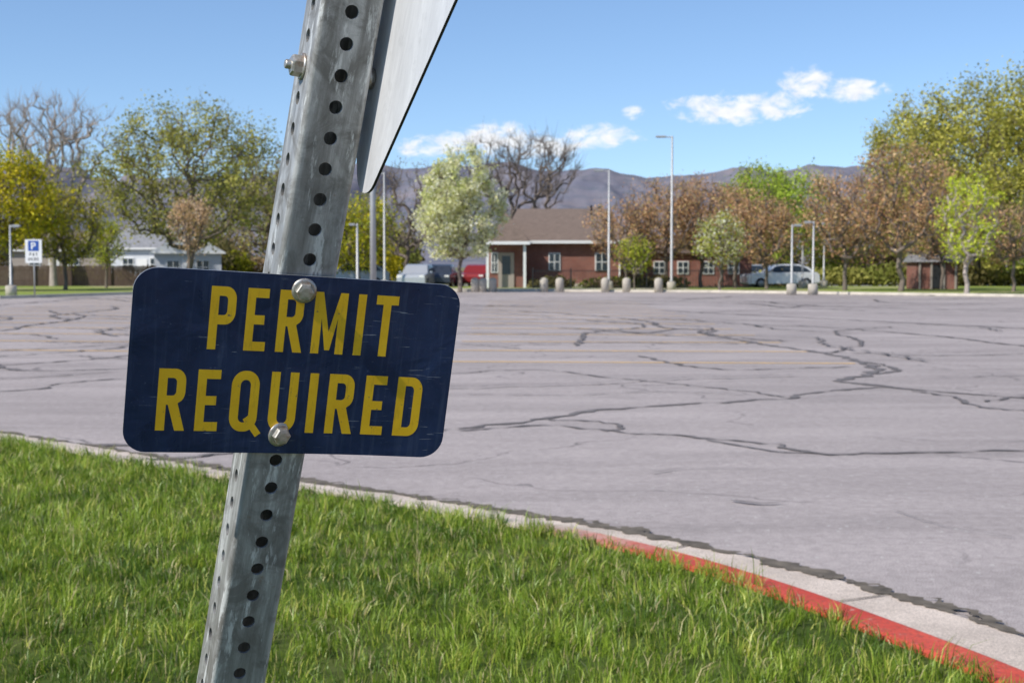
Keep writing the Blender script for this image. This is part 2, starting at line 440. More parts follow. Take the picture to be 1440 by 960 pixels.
# ------------------------------------------------------------------ lawn blades
rng = np.random.default_rng(3)
cv = np.array([(p.x, p.y) for p in curve]); nv = np.array([(n.x, n.y) for n in nor])
sel = (cv[:, 1] < 16) & (cv[:, 1] > -2); cvs = cv[sel]; nvs = nv[sel]
def sdist(P):
    out = np.empty(len(P))
    for a in range(0, len(P), 40000):
        Q = P[a:a + 40000]
        d = Q[:, None, :] - cvs[None]; d2 = (d ** 2).sum(2); k = d2.argmin(1)
        out[a:a + 40000] = (d[np.arange(len(Q)), k] * nvs[k]).sum(1)
    return out
def patch(x, y, s=1.0):
    return (np.sin(x * 2.1 * s + 1.3 * np.sin(y * 1.7 * s)) + np.sin(y * 3.1 * s + 2.0 * np.sin(x * 1.3 * s) + 1) + np.sin((x + y) * 5.3 * s + 2 * np.sin(x * 3.7 * s))) / 3
nu = 120000
P1_ = np.column_stack([rng.uniform(-5.5, 2.0, nu), rng.uniform(3.0, 11.6, nu)])
nc = 13500
cc = np.column_stack([rng.uniform(-5.5, 2.0, nc), rng.uniform(3.0, 11.6, nc)])
per = 20
P2_ = np.repeat(cc, per, 0) + rng.normal(0, 0.019, (nc * per, 2))
cl_lean = np.repeat(rng.uniform(0, 2 * np.pi, nc), per); cl_h = np.repeat(rng.normal(1.1, .27, nc), per); cl_c = np.repeat(rng.uniform(0, 1, nc), per)
P = np.vstack([P1_, P2_])
lean = np.concatenate([rng.uniform(0, 2 * np.pi, nu), cl_lean + rng.normal(0, .6, nc * per)])
hm = np.concatenate([np.full(nu, .8), cl_h]); cc_ = np.concatenate([rng.uniform(0, .8, nu), cl_c])
sd = sdist(P)
vis = (np.abs(P[:, 0]) < 0.40 * P[:, 1] + 0.2) & (P[:, 1] > 3.75)
edge_lim = .012 * patch(P[:, 0] * 3, P[:, 1] * 3, 3.1) + .004
keep = (sd < edge_lim) & (vis | (rng.uniform(0, 1, len(P)) < 0.25))
P, lean, hm, cc_, sd = P[keep], lean[keep], hm[keep], cc_[keep], sd[keep]
n = len(P)
pt = patch(P[:, 0], P[:, 1])
pt2 = patch(P[:, 0] + 7, P[:, 1] - 3, 3.1)
h = np.clip(rng.normal(.057, .018, n) * hm * (1 + .2 * pt + .2 * pt2), .015, .12)
ragged = np.clip(patch(P[:, 0] * 2, P[:, 1] * 2, 2.3) + .15, 0, 1)
edge = np.clip(1 + sd / 0.07, 0, 1)
h *= 1 - .15 * edge + .75 * edge * ragged
w = rng.uniform(.0020, .0040, n) * (1 + 0.07 * np.clip(P[:, 1] - 4, 0, 8))
la = np.abs(rng.normal(.48, .34, n)); bl = h * la
dx, dy = np.cos(lean), np.sin(lean)
ori = rng.uniform(0, 2 * np.pi, n); wx, wy = np.cos(ori) * w / 2, np.sin(ori) * w / 2
z0 = .118
vv = np.empty((n, 5, 3), np.float32)
vv[:, 0] = np.column_stack([P[:, 0] - wx, P[:, 1] - wy, np.full(n, z0)])
vv[:, 1] = np.column_stack([P[:, 0] + wx, P[:, 1] + wy, np.full(n, z0)])
mx_, my_, mz_ = P[:, 0] + dx * bl * .35, P[:, 1] + dy * bl * .35, z0 + h * .6
vv[:, 2] = np.column_stack([mx_ + wx * .85, my_ + wy * .85, mz_])
vv[:, 3] = np.column_stack([mx_ - wx * .85, my_ - wy * .85, mz_])
vv[:, 4] = np.column_stack([P[:, 0] + dx * bl, P[:, 1] + dy * bl, z0 + h * (1 - .25 * np.clip(la, 0, 1.5))])
base = np.arange(n)[:, None] * 5
loops = (base + np.array([[0, 1, 2, 3, 3, 2, 4]])).ravel()
starts = (np.arange(n)[:, None] * 7 + np.array([[0, 4]])).ravel()
dk = np.array([.075, .145, .012]); lt = np.array([.36, .48, .05]); yl = np.array([.58, .58, .12]); straw = np.array([.66, .55, .28])
f = np.clip(cc_ * .65 + rng.uniform(0, .35, n) + .28 * pt + .28 * pt2 - .07, 0, 1)[:, None]
col = dk * (1 - f) + lt * f
ymask = (rng.uniform(0, 1, n) < .12 + .12 * pt2); col[ymask] = yl * rng.uniform(.8, 1.1, (ymask.sum(), 1))
smask = (rng.uniform(0, 1, n) < .07 + .11 * np.clip(-pt2, 0, 1)); col[smask] = straw * rng.uniform(.6, 1.1, (smask.sum(), 1))
colv = np.repeat(col, 5, 0)
np_mesh('grass', vv.reshape(-1, 3), loops, starts, [M['blade']], None, colv)

# ------------------------------------------------------------------ trees
def tube_edges(a, b, ra, rb, k):
    d = b - a; ln = np.linalg.norm(d, axis=1, keepdims=True) + 1e-9; d = d / ln
    up = np.where(np.abs(d[:, 2:3]) > .9, np.array([[1., 0, 0]]), np.array([[0, 0, 1.]]))
    s = np.cross(d, up); s /= np.linalg.norm(s, axis=1, keepdims=True) + 1e-9; t = np.cross(d, s)
    ang = np.arange(k) * 2 * np.pi / k
    ring = s[:, None] * np.cos(ang)[None, :, None] + t[:, None] * np.sin(ang)[None, :, None]
    A = a[:, None] + ring * ra[:, None, None]; B = b[:, None] + ring * rb[:, None, None]
    v = np.concatenate([A, B], 1).reshape(-1, 3)
    i = np.arange(k); j = (i + 1) % k
    q = np.column_stack([i, j, j + k, i + k]).ravel()
    return v, (np.arange(len(a))[:, None] * 2 * k + q[None]).ravel(), len(a) * k

LEAFGAIN = 1.8
def tree(name, x, y, H, W, leaves, cols, seed, crown0=0.3, Nn=260, leaf=0.13, spread=0.35, bark='bark', shape='round',
         trunk_r=None, droop=0.0, tip=0.012, z0=0.1, colvar=.35, gain=1.0):
    r = np.random.default_rng(seed)
    cz0 = H * crown0; ch = H - cz0
    pts = []
    while len(pts) < Nn:
        q = r.uniform(-1, 1, 3); hz = (q[2] + 1) / 2
        if shape == 'round': R = math.sqrt(max(0, 1 - abs(q[2]) ** 2.2))
        elif shape == 'oval': R = math.sin(math.pi * min(1, hz * .93 + .07) ** .8) ** .7
        elif shape == 'vase': R = (hz * 1.1 + .12) * math.sqrt(max(0, 1 - max(0, (hz - .55) / .45) ** 2))
        else: R = 1 - hz * .93
        th = math.atan2(q[1], q[0])
        R *= 1 + .17 * math.sin(3 * th + seed) * math.cos(4 * hz + seed * 1.7) + .12 * math.sin(5 * th + 9 * hz + seed * .7)
        rad = math.hypot(q[0], q[1])
        if rad > R: continue
        if rad < R * .35 and r.uniform() < .5: continue
        pts.append((q[0] * W / 2, q[1] * W / 2, cz0 + hz * ch))
    pts = np.array(pts)
    th_ = H * (crown0 + .22) if shape != 'cone' else H * .95
    nt_ = 7
    nodes = [np.array([0, 0, -0.1])]; par = [-1]
    bx, by = r.normal(0, .02 * H, 2)
    for i in range(1, nt_):
        f = i / (nt_ - 1); nodes.append(np.array([bx * f * f + r.normal(0, .008 * H), by * f * f + r.normal(0, .008 * H), th_ * f])); par.append(i - 1)
    pl = [np.linalg.norm(nn_) for nn_ in nodes]
    order = np.argsort(np.linalg.norm(pts - np.array([0, 0, cz0]), axis=1))
    NA = np.zeros((len(nodes) + 2 * Nn, 3)); NA[:len(nodes)] = nodes; PL = np.full(len(NA), 1e9); PL[:len(nodes)] = pl
    PL[:3] = 1e9
    cnt = len(nodes)
    for o in order:
        p = pts[o]; dd = np.linalg.norm(NA[:cnt] - p, axis=1)
        pen = np.where(NA[:cnt, 2] > p[2] + .1, 1.6, 0)
        k = int(np.argmin(dd + .30 * PL[:cnt] + pen * dd))
        mid = (NA[k] + p) / 2 + r.normal(0, .10, 3) * dd[k] + np.array([0, 0, (.10 - droop) * dd[k]])
        NA[cnt] = mid; par.append(k); PL[cnt] = PL[k] + dd[k] / 2
        NA[cnt + 1] = p; par.append(cnt); PL[cnt + 1] = PL[k] + dd[k]
        cnt += 2
    par = np.array(par); NA = NA[:cnt]
    load = np.ones(cnt)
    for i in range(cnt - 1, 0, -1): load[par[i]] += load[i]
    rad = tip * np.sqrt(load)
    tr = trunk_r or H * .018
    big = rad[1]; rad = rad * (1 + (tr / big - 1) * np.clip(rad / big, 0, 1))
    idx = np.arange(1, cnt)
    a = NA[par[idx]]; b = NA[idx]; ra = np.minimum(rad[par[idx]], rad[idx] * 1.5 + .004); rb = rad[idx]
    ra[:3] = rad[par[idx]][:3]; ra[0] *= 1.35
    v1, l1, nf1 = tube_edges(a, b, ra, rb, 6)
    vs = [v1]; ls = [l1]; off = len(v1)
    tipn = np.arange(nt_ + 1, cnt)
    ntw = Nn * (6 if leaves == 0 else 3)
    ks = r.choice(tipn, ntw); st = NA[par[ks]] + (NA[ks] - NA[par[ks]]) * r.uniform(.3, 1, (ntw, 1))
    dirn = st - np.array([0, 0, H * crown0 * .9]); dirn /= np.linalg.norm(dirn, axis=1, keepdims=True) + 1e-6
    dirn = dirn * .8 + r.normal(0, .5, (ntw, 3)) + np.array([0, 0, .25 - droop * 2])
    en = st + dirn * W * .055 * r.uniform(.5, 1.5, (ntw, 1))
    v2, l2, nf2 = tube_edges(st, en, np.full(ntw, tip * .9), np.full(ntw, tip * .35), 3)
    vs.append(v2); ls.append(l2 + off); off += len(v2)
    nb = nf1 + nf2
    colb = np.ones((off, 3)) * .1
    starts = [np.arange(nb) * 4]
    cl = []
    if leaves:
        allst = np.vstack([NA[par[tipn]], st]); allen = np.vstack([NA[tipn], en])
        ww = np.concatenate([1.0 / load[tipn], np.full(ntw, .8)])
        ww = ww * r.gamma(.9, 1, len(ww)); ww /= ww.sum()
        kk = r.choice(len(ww), leaves, p=ww)
        c = allst[kk] + (allen[kk] - allst[kk]) * r.uniform(.2, 1.1, (leaves, 1)) + r.normal(0, spread, (leaves, 3)) * np.array([1, 1, .8])
        if droop: c[:, 2] -= r.exponential(droop * 4, leaves) * (c[:, 2] > cz0)
        c[:, 2] = np.maximum(c[:, 2], cz0 * .75)
        nrm = r.normal(0, 1, (leaves, 3)); nrm[:, 2] = np.abs(nrm[:, 2]) + .2
        nrm /= np.linalg.norm(nrm, axis=1, keepdims=True)
        t1 = np.cross(nrm, r.normal(0, 1, (leaves, 3))); t1 /= np.linalg.norm(t1, axis=1, keepdims=True) + 1e-9
        t2 = np.cross(nrm, t1); s = leaf * r.uniform(.5, 1.25, (leaves, 1)) / 2
        Q = np.stack([c - t1 * s * 1.3, c - t2 * s * .7, c + t1 * s * 1.3, c + t2 * s * .7], 1)
        vs.append(Q.reshape(-1, 3)); ls.append(np.arange(leaves * 4) + off); starts.append((np.arange(leaves) + nb) * 4)
        C = np.minimum(np.array(cols) * LEAFGAIN * gain, .85); ci = r.choice(len(C), len(ww)); bright = r.uniform(1 - colvar, 1 + colvar, len(ww))
        cl = C[ci[kk]] * bright[kk][:, None] * r.uniform(.8, 1.2, (leaves, 1))
        mixr = r.uniform(0, 1, leaves) < .35; cl[mixr] = C[r.choice(len(C), mixr.sum())]
        cl = np.repeat(np.minimum(cl, .88), 4, 0)
    V = np.vstack(vs); Lp = np.concatenate(ls); S = np.concatenate(starts)
    mi = np.zeros(len(S)); mi[nb:] = 1
    colr = np.vstack([colb, cl]) if leaves else colb
    ob = np_mesh(name, V, Lp, S, [M[bark], M['leaf']], mi, colr)
    ob.location = (x, y, z0)
    return ob

YG = [(.25, .27, .035), (.20, .23, .03), (.30, .29, .04), (.15, .18, .03)]
YEL = [(.33, .28, .02), (.26, .24, .02), (.40, .32, .03), (.2, .2, .02)]
OLIVE = [(.23, .22, .06), (.17, .18, .045), (.28, .26, .07), (.14, .12, .05)]
GREEN = [(.21, .27, .035), (.16, .22, .03), (.26, .31, .05)]
ORANGE = [(.34, .20, .115), (.27, .15, .085), (.40, .26, .15), (.26, .20, .09)]
PEAR = [(.46, .44, .30), (.50, .48, .38), (.30, .32, .12), (.46, .44, .26), (.50, .48, .34), (.36, .37, .17)]
BROWN = [(.17, .125, .08), (.21, .155, .09), (.16, .14, .06)]
WILL = [(.29, .27, .055), (.23, .22, .045), (.34, .31, .08), (.17, .17, .04)]
def at(b, D): return b * D, D
def T(name, b, D, H, W, lv, cols, seed, **k):
    x, y = at(b, D); return tree(name, x, y, H, W, lv, cols, seed, **k)
T('bare_tree', -.322, 92, 12.3, 8.6, 0, None, 11, crown0=.28, Nn=420, shape='vase', tip=.015, bark='bark_light')
T('leafing_tree', -.226, 88, 10.9, 11.0, 22000, OLIVE, 12, crown0=.22, Nn=420, leaf=.17, spread=.34)
T('leafing_tree', -.17, 100, 9.6, 6.0, 7000, BROWN + OLIVE, 13, crown0=.2, Nn=300, leaf=.15, spread=.3)
T('yellow_tree', -.352, 74, 7.3, 5.0, 12000, YEL, 14, crown0=.24, leaf=.16, spread=.3)
T('yellow_tree', -.314, 78, 5.6, 4.2, 7500, YEL + OLIVE, 15, crown0=.26, leaf=.13, spread=.28)
T('young_tree', -.285, 84, 4.2, 2.2, 2400, YG, 16, crown0=.3, leaf=.12, Nn=120, spread=.22)
T('blossom_tree', -.226, 80, 4.9, 2.6, 3000, [(.44, .31, .22), (.40, .27, .18), (.3, .21, .11)], 17, crown0=.28, leaf=.11, Nn=150, spread=.22, shape='vase')
T('yellow_tree', -.108, 90, 5.8, 4.4, 8000, YEL + YG, 18, crown0=.2, leaf=.15)
T('yellow_tree', -.43, 72, 7.5, 6, 6000, YEL, 19, crown0=.2, leaf=.18)
T('leafing_tree', -.41, 95, 10.5, 9, 7000, OLIVE, 20, crown0=.2, leaf=.19)
T('bare_tree', -.074, 112, 9.6, 7.0, 1800, BROWN, 21, crown0=.2, Nn=380, leaf=.12, tip=.014)
T('bare_tree', -.15, 108, 8.5, 7.0, 3500, BROWN + YG, 22, crown0=.2, Nn=300, leaf=.13, tip=.014)
T('pear_tree', -.0365, 76, 8.0, 4.9, 22000, PEAR, 23, crown0=.2, leaf=.14, Nn=300, shape='oval', spread=.17, trunk_r=.11, colvar=.25, gain=1.0)
T('bare_tree', .008, 104, 10.8, 10.5, 0, None, 24, crown0=.25, Nn=480, tip=.013, shape='vase')
T('pine_tree', .061, 135, 8.4, 2.0, 3500, [(.02, .037, .017), (.03, .047, .02)], 25, crown0=.1, leaf=.2, shape='cone', Nn=160, spread=.12)
T('budding_maple', .080, 83, 5.0, 4.2, 4400, ORANGE, 26, crown0=.3, leaf=.12, spread=.26)
T('young_tree', .086, 78, 2.9, 2.0, 2000, YG, 27, crown0=.3, leaf=.11, Nn=100, spread=.2)
T('budding_maple', .108, 84, 6.4, 4.8, 6600, ORANGE, 28, crown0=.28, leaf=.12, spread=.27, Nn=300)
T('budding_maple', .133, 86, 6.8, 4.8, 6600, ORANGE, 29, crown0=.26, leaf=.12, spread=.27, Nn=300)
T('budding_maple', .157, 83, 5.9, 4.4, 5800, ORANGE, 30, crown0=.26, leaf=.12, spread=.27)
T('budding_maple', .179, 80, 5.2, 4.0, 5000, ORANGE, 31, crown0=.26, leaf=.12, spread=.26)
T('young_tree', .146, 76, 4.1, 2.8, 3200, YG + YG + PEAR, 32, crown0=.3, leaf=.11, Nn=140, spread=.22)
T('leafing_tree', .192, 104, 8.6, 6.5, 10500, GREEN, 33, crown0=.2, leaf=.18)
T('leafing_tree', .174, 110, 9.2, 5.5, 8000, GREEN + YG, 34, crown0=.2, leaf=.18)
T('budding_maple', .234, 75, 6.2, 5.0, 6400, ORANGE, 35, crown0=.26, leaf=.12, spread=.26, Nn=300)
T('budding_maple', .273, 72, 7.4, 5.2, 7200, ORANGE, 36, crown0=.26, leaf=.12, spread=.27, Nn=320)
T('budding_maple', .302, 79, 5.6, 4.4, 4800, ORANGE, 37, crown0=.28, leaf=.12, spread=.26)
T('budding_maple', .352, 72, 4.6, 4.2, 4200, ORANGE + BROWN, 38, crown0=.3, leaf=.12, spread=.24)
T('young_tree', .3195, 66, 6.0, 3.0, 3800, [(.33, .38, .03), (.27, .32, .03), (.4, .42, .06)], 39, crown0=.24, leaf=.11, Nn=200, spread=.16, bark='bark_light', shape='oval')
T('willow_tree', .326, 95, 14.2, 12.0, 30000, WILL, 40, crown0=.15, leaf=.20, Nn=420, spread=.42, droop=.12)
T('willow_tree', .282, 100, 13.4, 7.0, 13000, WILL, 41, crown0=.2, leaf=.19, Nn=300, spread=.34, droop=.12)
T('willow_tree', .37, 90, 13.6, 10.5, 22000, WILL, 42, crown0=.12, leaf=.20, Nn=380, spread=.42, droop=.12)
T('willow_tree', .44, 92, 13, 10, 9000, WILL, 43, crown0=.12, leaf=.22, spread=.45, droop=.12)
T('leafing_tree', .39, 84, 6, 6, 9000, [(.10, .15, .03), (.13, .17, .04)], 44, crown0=.1, leaf=.15)
T('leafing_tree', .245, 108, 7.0, 9, 9000, YG + ORANGE, 45, crown0=.08, leaf=.17)

def tree_mass(name, spec, seed, dens=900):
    r = np.random.default_rng(seed); C = []; K = []
    for (b0, b1, D, top, pal) in spec:
        W = (b1 - b0) * D; nb = max(3, int(W / 1.6))
        for i in range(nb):
            cx = (b0 + (b1 - b0) * r.uniform()) * D; hh = top * r.uniform(.55, 1.05); rr = r.uniform(1.2, 2.8)
            m = int(dens * rr / 2)
            q = r.normal(0, 1, (m, 3)); q /= np.linalg.norm(q, axis=1, keepdims=True); q *= r.uniform(.45, 1.08, (m, 1))
            c = np.column_stack([cx + q[:, 0] * rr, D + r.uniform(-4, 4) * min(1, top / 3) + q[:, 1] * rr * min(1, top / 3), hh / 2 + q[:, 2] * hh / 2])
            base_ = np.array(pal[r.integers(len(pal))]) * r.uniform(.6, 1.1) * 1.5
            C.append(c); K.append(base_[None] * r.uniform(.7, 1.3, (m, 1)))
    c = np.vstack(C); k = np.vstack(K); m = len(c)
    nrm = r.normal(0, 1, (m, 3)); nrm /= np.linalg.norm(nrm, axis=1, keepdims=True)
    t1 = np.cross(nrm, r.normal(0, 1, (m, 3))); t1 /= np.linalg.norm(t1, axis=1, keepdims=True); t2 = np.cross(nrm, t1)
    s = .17 * r.uniform(.5, 1.3, (m, 1))
    Q = np.stack([c - t1 * s, c - t2 * s * .7, c + t1 * s, c + t2 * s * .7], 1).reshape(-1, 3)
    return np_mesh(name, Q, np.arange(m * 4), np.arange(m) * 4, [M['leaf']], None, np.repeat(k, 4, 0))
tree_mass('distant_tree_row', [(-.5, -.06, 128, 6.0, BROWN + OLIVE), (-.42, -.08, 118, 4.0, OLIVE + BROWN + YEL), (.0, .1, 135, 4.5, BROWN), (.06, .5, 126, 5.5, BROWN + ORANGE + OLIVE),
                              (.10, .5, 112, 3.6, OLIVE + BROWN + GREEN)], 5)
tree_mass('shrub_row', [(-.36, -.27, 97, 1.5, BROWN + OLIVE), (-.24, -.10, 95, 1.4, OLIVE + BROWN), (.02, .16, 84.5, .8, BROWN + OLIVE), (.17, .42, 95, 1.6, BROWN + OLIVE + OLIVE)], 6, 450)

# ------------------------------------------------------------------ hills
rp = [(-2500, 235), (-900, 232), (-200, 250), (300, 255), (550, 234), (640, 228), (700, 225), (745, 230), (790, 236), (850, 238), (890, 242), (930, 247), (1000, 242), (1060, 238), (1110, 231), (1160, 233), (1200, 227), (1260, 233), (1440, 238), (1800, 226), (3500, 240)]
rb_ = [((p - 720) / 2000, (375 - q) / 2000) for p, q in rp]
def ridge(b):
    return np.interp(b, [q[0] for q in rb_], [q[1] for q in rb_])
V, F = [], []
nx, ny = 460, 40
for j in range(ny):
    f = j / (ny - 1); Dd = 2600 + 2400 * f
    for i in range(nx):
        b = -1.0 + 2.0 * i / (nx - 1); x = b * Dd
        tgt = ridge(b) * 4750
        prof = (f / .88) ** 1.15 if f < .88 else 1 - (f - .88) * 4
        nz = mnoise.fractal(Vector((x / 420, Dd / 700, 0)), 1.0, 2.1, 5)
        rz = 1 - abs(mnoise.fractal(Vector((x / 240 + 9, Dd / 1500, 3)), 1.0, 2.0, 4)) * 2
        V.append((x, Dd, -2 + tgt * prof + (nz * 50 + rz * 55 - 25) * min(1, f * 2) * (1 - abs(f - .88) * 0.2) * (0.3 if .8 < f < .95 else 1)))
for j in range(ny - 1):
    for i in range(nx - 1):
        a = j * nx + i; F.append((a, a + 1, a + nx + 1, a + nx))
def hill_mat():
    m, nt, out = new_mat('hazy_hill_scrub')
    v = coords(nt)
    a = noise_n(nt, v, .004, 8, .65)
    c = ramp(nt, a, [(.3, (.15, .155, .205)), (.5, (.20, .19, .22)), (.7, (.27, .23, .235))])  # distance haze is painted in: scrub albedo shifted to blue-grey
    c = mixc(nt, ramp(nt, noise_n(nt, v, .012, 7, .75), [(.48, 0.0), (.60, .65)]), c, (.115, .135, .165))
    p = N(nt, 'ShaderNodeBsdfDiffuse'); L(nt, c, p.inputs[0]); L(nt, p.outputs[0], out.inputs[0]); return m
py_mesh('hills', V, F, hill_mat(), smooth=True)

# ------------------------------------------------------------------ buildings
def prism(name, x0, x1, y0, y1, ze, zr, mat, parent, axis='x', ov=.35, gable=None, hip=0.0):
    ex0, ex1, ey0, ey1 = x0 - ov, x1 + ov, y0 - ov, y1 + ov
    if axis == 'x':
        ym = (y0 + y1) / 2
        vs = [(ex0, ey0, ze), (ex1, ey0, ze), (ex1, ey1, ze), (ex0, ey1, ze), (ex0 + hip, ym, zr), (ex1 - hip, ym, zr)]
        fs = [(0, 1, 5, 4), (2, 3, 4, 5), (0, 4, 3), (1, 2, 5), (0, 3, 2, 1)]
    else:
        xm = (x0 + x1) / 2
        vs = [(ex0, ey0, ze), (ex1, ey0, ze), (ex1, ey1, ze), (ex0, ey1, ze), (xm, ey0 + hip, zr), (xm, ey1 - hip, zr)]
        fs = [(0, 4, 5, 3), (1, 2, 5, 4), (0, 1, 4), (3, 5, 2), (0, 3, 2, 1)]
    mats = [mat, gable or mat]
    return py_mesh(name, vs, fs, mats, parent, midx=[0, 0, 1, 1, 1])

def window(parent, x, y, z, w, h, n='window'):
    box(n + '_frame', (x, y - .03, z), (w + .12, .08, h + .12), M['white'], parent)
    box(n + '_glass', (x, y - .075, z), (w, .02, h), M['glass'], parent)
    box(n + '_mullion', (x, y - .09, z), (.04, .02, h), M['white'], parent)
    box(n + '_rail', (x, y - .094, z), (w, .02, .04), M['white'], parent)

bh = empty('brick_house', (0, 0, 0.1))
box('main_wall', (3.3, 91, 1.4), (7.0, 7.4, 2.8), M['brick'], bh)
prism('main_roof', -.2, 6.8, 87.3, 94.7, 2.82, 4.95, M['roof'], bh, 'x', .45, hip=1.0)
box('fascia', (3.3, 86.82, 2.76), (7.8, .06, .18), M['white'], bh)
box('entry_wall', (-.35, 87.6, 1.35), (2.1, 4.6, 2.7), M['brick'], bh)
prism('entry_roof', -1.5, .8, 84.4, 90.4, 2.74, 4.5, M['roof'], bh, 'y', .25, hip=1.0)
box('entry_fascia', (-.35, 84.12, 2.66), (2.85, .06, .18), M['white'], bh)
for xx in (-1.45, .75): box('corner_post', (xx, 84.45, 1.28), (.16, .16, 2.56), M['white'], bh)
box('door', (-.35, 85.25, 1.05), (.95, .08, 2.1), M['tan'], bh)
box('door_glass', (-.35, 85.2, 1.35), (.5, .03, 1.1), M['glass'], bh)
window(bh, -1.05, 85.3, 1.5, .3, 1.1)
window(bh, 2.6, 87.3, 1.55, .6, 1.0); window(bh, 5.5, 87.3, 1.55, .7, 1.0)
lathe('vent_pipe', [(.06, 0), (.06, .6), (.09, .62)], M['dark'], bh, (5, 90, 4.5), 10)
box('wing_wall', (11.0, 93, 1.05), (8.3, 6, 2.1), M['brick'], bh)
prism('wing_roof', 6.85, 15.15, 90, 96, 2.12, 3.1, M['roof'], bh, 'x', .3, hip=1.2)
for xx in (7.9, 9.3, 10.8, 12.4, 14): window(bh, xx, 90, 1.2, .6, .7)
box('plinth', (3.9, 87.22, .12), (5.7, .12, .24), M['concrete_far'], bh)
lathe('downspout', [(.05, 0), (.05, 2.65)], M['white'], bh, (6.6, 87.2, 0), 8)

def house(name, x, y, w, dp, ze, zr, wall, roof, axis='y', rz=0):
    e = empty(name, (x, y, 0.05), rz)
    box('walls', (0, 0, ze / 2), (w, dp, ze), wall, e)
    prism('roof', -w / 2, w / 2, -dp / 2, dp / 2, ze + .01, zr, roof, e, axis, .3, gable=wall)
    window(e, -w * .22, -dp / 2, ze * .55, .8, .9); window(e, w * .22, -dp / 2, ze * .55, .8, .9)
    box('door', (0, -dp / 2 - .03, .95), (.85, .06, 1.9), M['white'], e)
    box('rake_board', (0, -dp / 2 - .32, ze - .02), (w + .6, .04, .12), M['white'], e)
    return e
house('white_house', -23.6, 104, 4.6, 8, 2.3, 3.9, M['siding'], M['roof_grey'], 'y', math.radians(12))
house('grey_roof_house', -27.5, 112, 5.0, 8, 2.7, 4.6, M['siding'], M['roof_grey'], 'x', math.radians(-8))
house('grey_roof_house', -36, 116, 7, 8, 2.6, 4.2, M['tan'], M['roof'], 'x')
sh = empty('utility_shed', (23.6, 80, .1))
box('walls', (0, 0, .75), (2.3, 2, 1.5), M['brick'], sh); prism('roof', -1.15, 1.15, -1, 1, 1.52, 1.95, M['roof_grey'], sh, 'x', .2)
for xx in (-1.0, -.35, .35, 1.0): box('door_post', (xx, -1.06, .75), (.1, .08, 1.45), M['tan'], sh)
box('door_panel', (0, -1.03, .7), (.6, .05, 1.3), M['dark'], sh)

def fence(x0, y0, x1, y1):
    V, F = [], []
    L_ = math.hypot(x1 - x0, y1 - y0); ux, uy = (x1 - x0) / L_, (y1 - y0) / L_
    def bx(s0, s1, d0, d1, z0, z1):
        b = len(V)
        for s, d, zz in ((s0, d0, z0), (s1, d0, z0), (s1, d1, z0), (s0, d1, z0), (s0, d0, z1), (s1, d0, z1), (s1, d1, z1), (s0, d1, z1)):
            V.append((x0 + ux * s - uy * d, y0 + uy * s + ux * d, zz))
        for f in ((0, 1, 5, 4), (1, 2, 6, 5), (2, 3, 7, 6), (3, 0, 4, 7), (4, 5, 6, 7), (3, 2, 1, 0)): F.append(tuple(b + i for i in f))
    return bx, V, F, L_
bx, V, F, L_ = fence(-50, 89, -23.5, 94)
s = 0
while s < L_:
    bx(s, s + .135, 0, .025, .1, 1.42 + random.uniform(-.03, .03)); s += .15
for zz in (.4, 1.1): bx(0, L_, .03, .08, zz, zz + .09)
s = 0
while s < L_: bx(s, s + .1, -.1, -.005, .1, 1.52); s += 2.4
py_mesh('wooden_fence', V, F, M['wood'])
bx, V, F, L_ = fence(1.2, 82.5, 14, 82.5)
s = 0
while s < L_: bx(s, s + .02, 0, .02, .1, 1.2); s += .16
for zz in (.2, 1.1): bx(0, L_, .021, .05, zz, zz + .04)
s = 0
while s < L_: bx(s - .03, s + .04, -.07, -.002, .1, 1.3); s += 2.2
py_mesh('iron_fence', V, F, M['dark'])

# ------------------------------------------------------------------ lamps, bollards, signs, cars
def lamp(b, D, H, arm=-.8, r=.075, head=.55):
    x, y = at(b, D); e = empty('street_lamp', (x, y, .08))
    lathe('footing', [(.24, -.05), (.24, .42), (.20, .46)], M['concrete_far'], e, seg=16)
    lathe('pole', [(r * 1.5, .46), (r * 1.5, .53), (r, .55), (r * .65, H - .05), (r * .3, H)], M['lampmetal'], e, seg=12)
    sg = 1 if arm > 0 else -1
    box('arm', (arm / 2, 0, H - .08), (abs(arm), .06, .06), M['lampmetal'], e, rot=(0, -sg * .06, 0))
    box('head', (arm + sg * head / 2, 0, H - .05), (head, .26, .09), M['lampmetal'], e, .02)
    box('lens', (arm + sg * head / 2, 0, H - .105), (head * .7, .18, .015), M['white'], e)
lamp(.112, 78, 8.4, -.35, .075); lamp(.068, 80, 6.7, -.3, .07); lamp(-.0895, 85, 6.9, -.3, .07)
lamp(.1965, 68, 3.3, .1, .06, .35); lamp(.2115, 68, 3.45, -.1, .06, .35); lamp(.204, 84, 2.8, -.1, .06, .3); lamp(.219, 86, 2.7, .1, .06, .3)
lamp(-.352, 62, 3.1, .1, .055, .35); lamp(-.1085, 70, 3.4, -.1, .07, .3)
up_ = empty('utility_pole', (-.0975 * 62, 62, 0))
lathe('pole', [(.14, -.1), (.12, 4.8), (.10, 5.0)], M['lampmetal'], up_, seg=12)
lathe('cap', [(.12, 5.0), (.12, 5.05), (.02, 5.14)], M['lampmetal'], up_, seg=12)

for b in (-.0205, -.0135, .0225, .0335, .0655, .0805, .103, -.026):
    x, y = at(b, 76.3 if b < .1 else 75.6)
    lathe('concrete_bollard', [(.22, 0), (.22, .62), (.19, .70), (.11, .76), (.02, .78)], M['concrete_far'], None, (x, y, .0), 16)

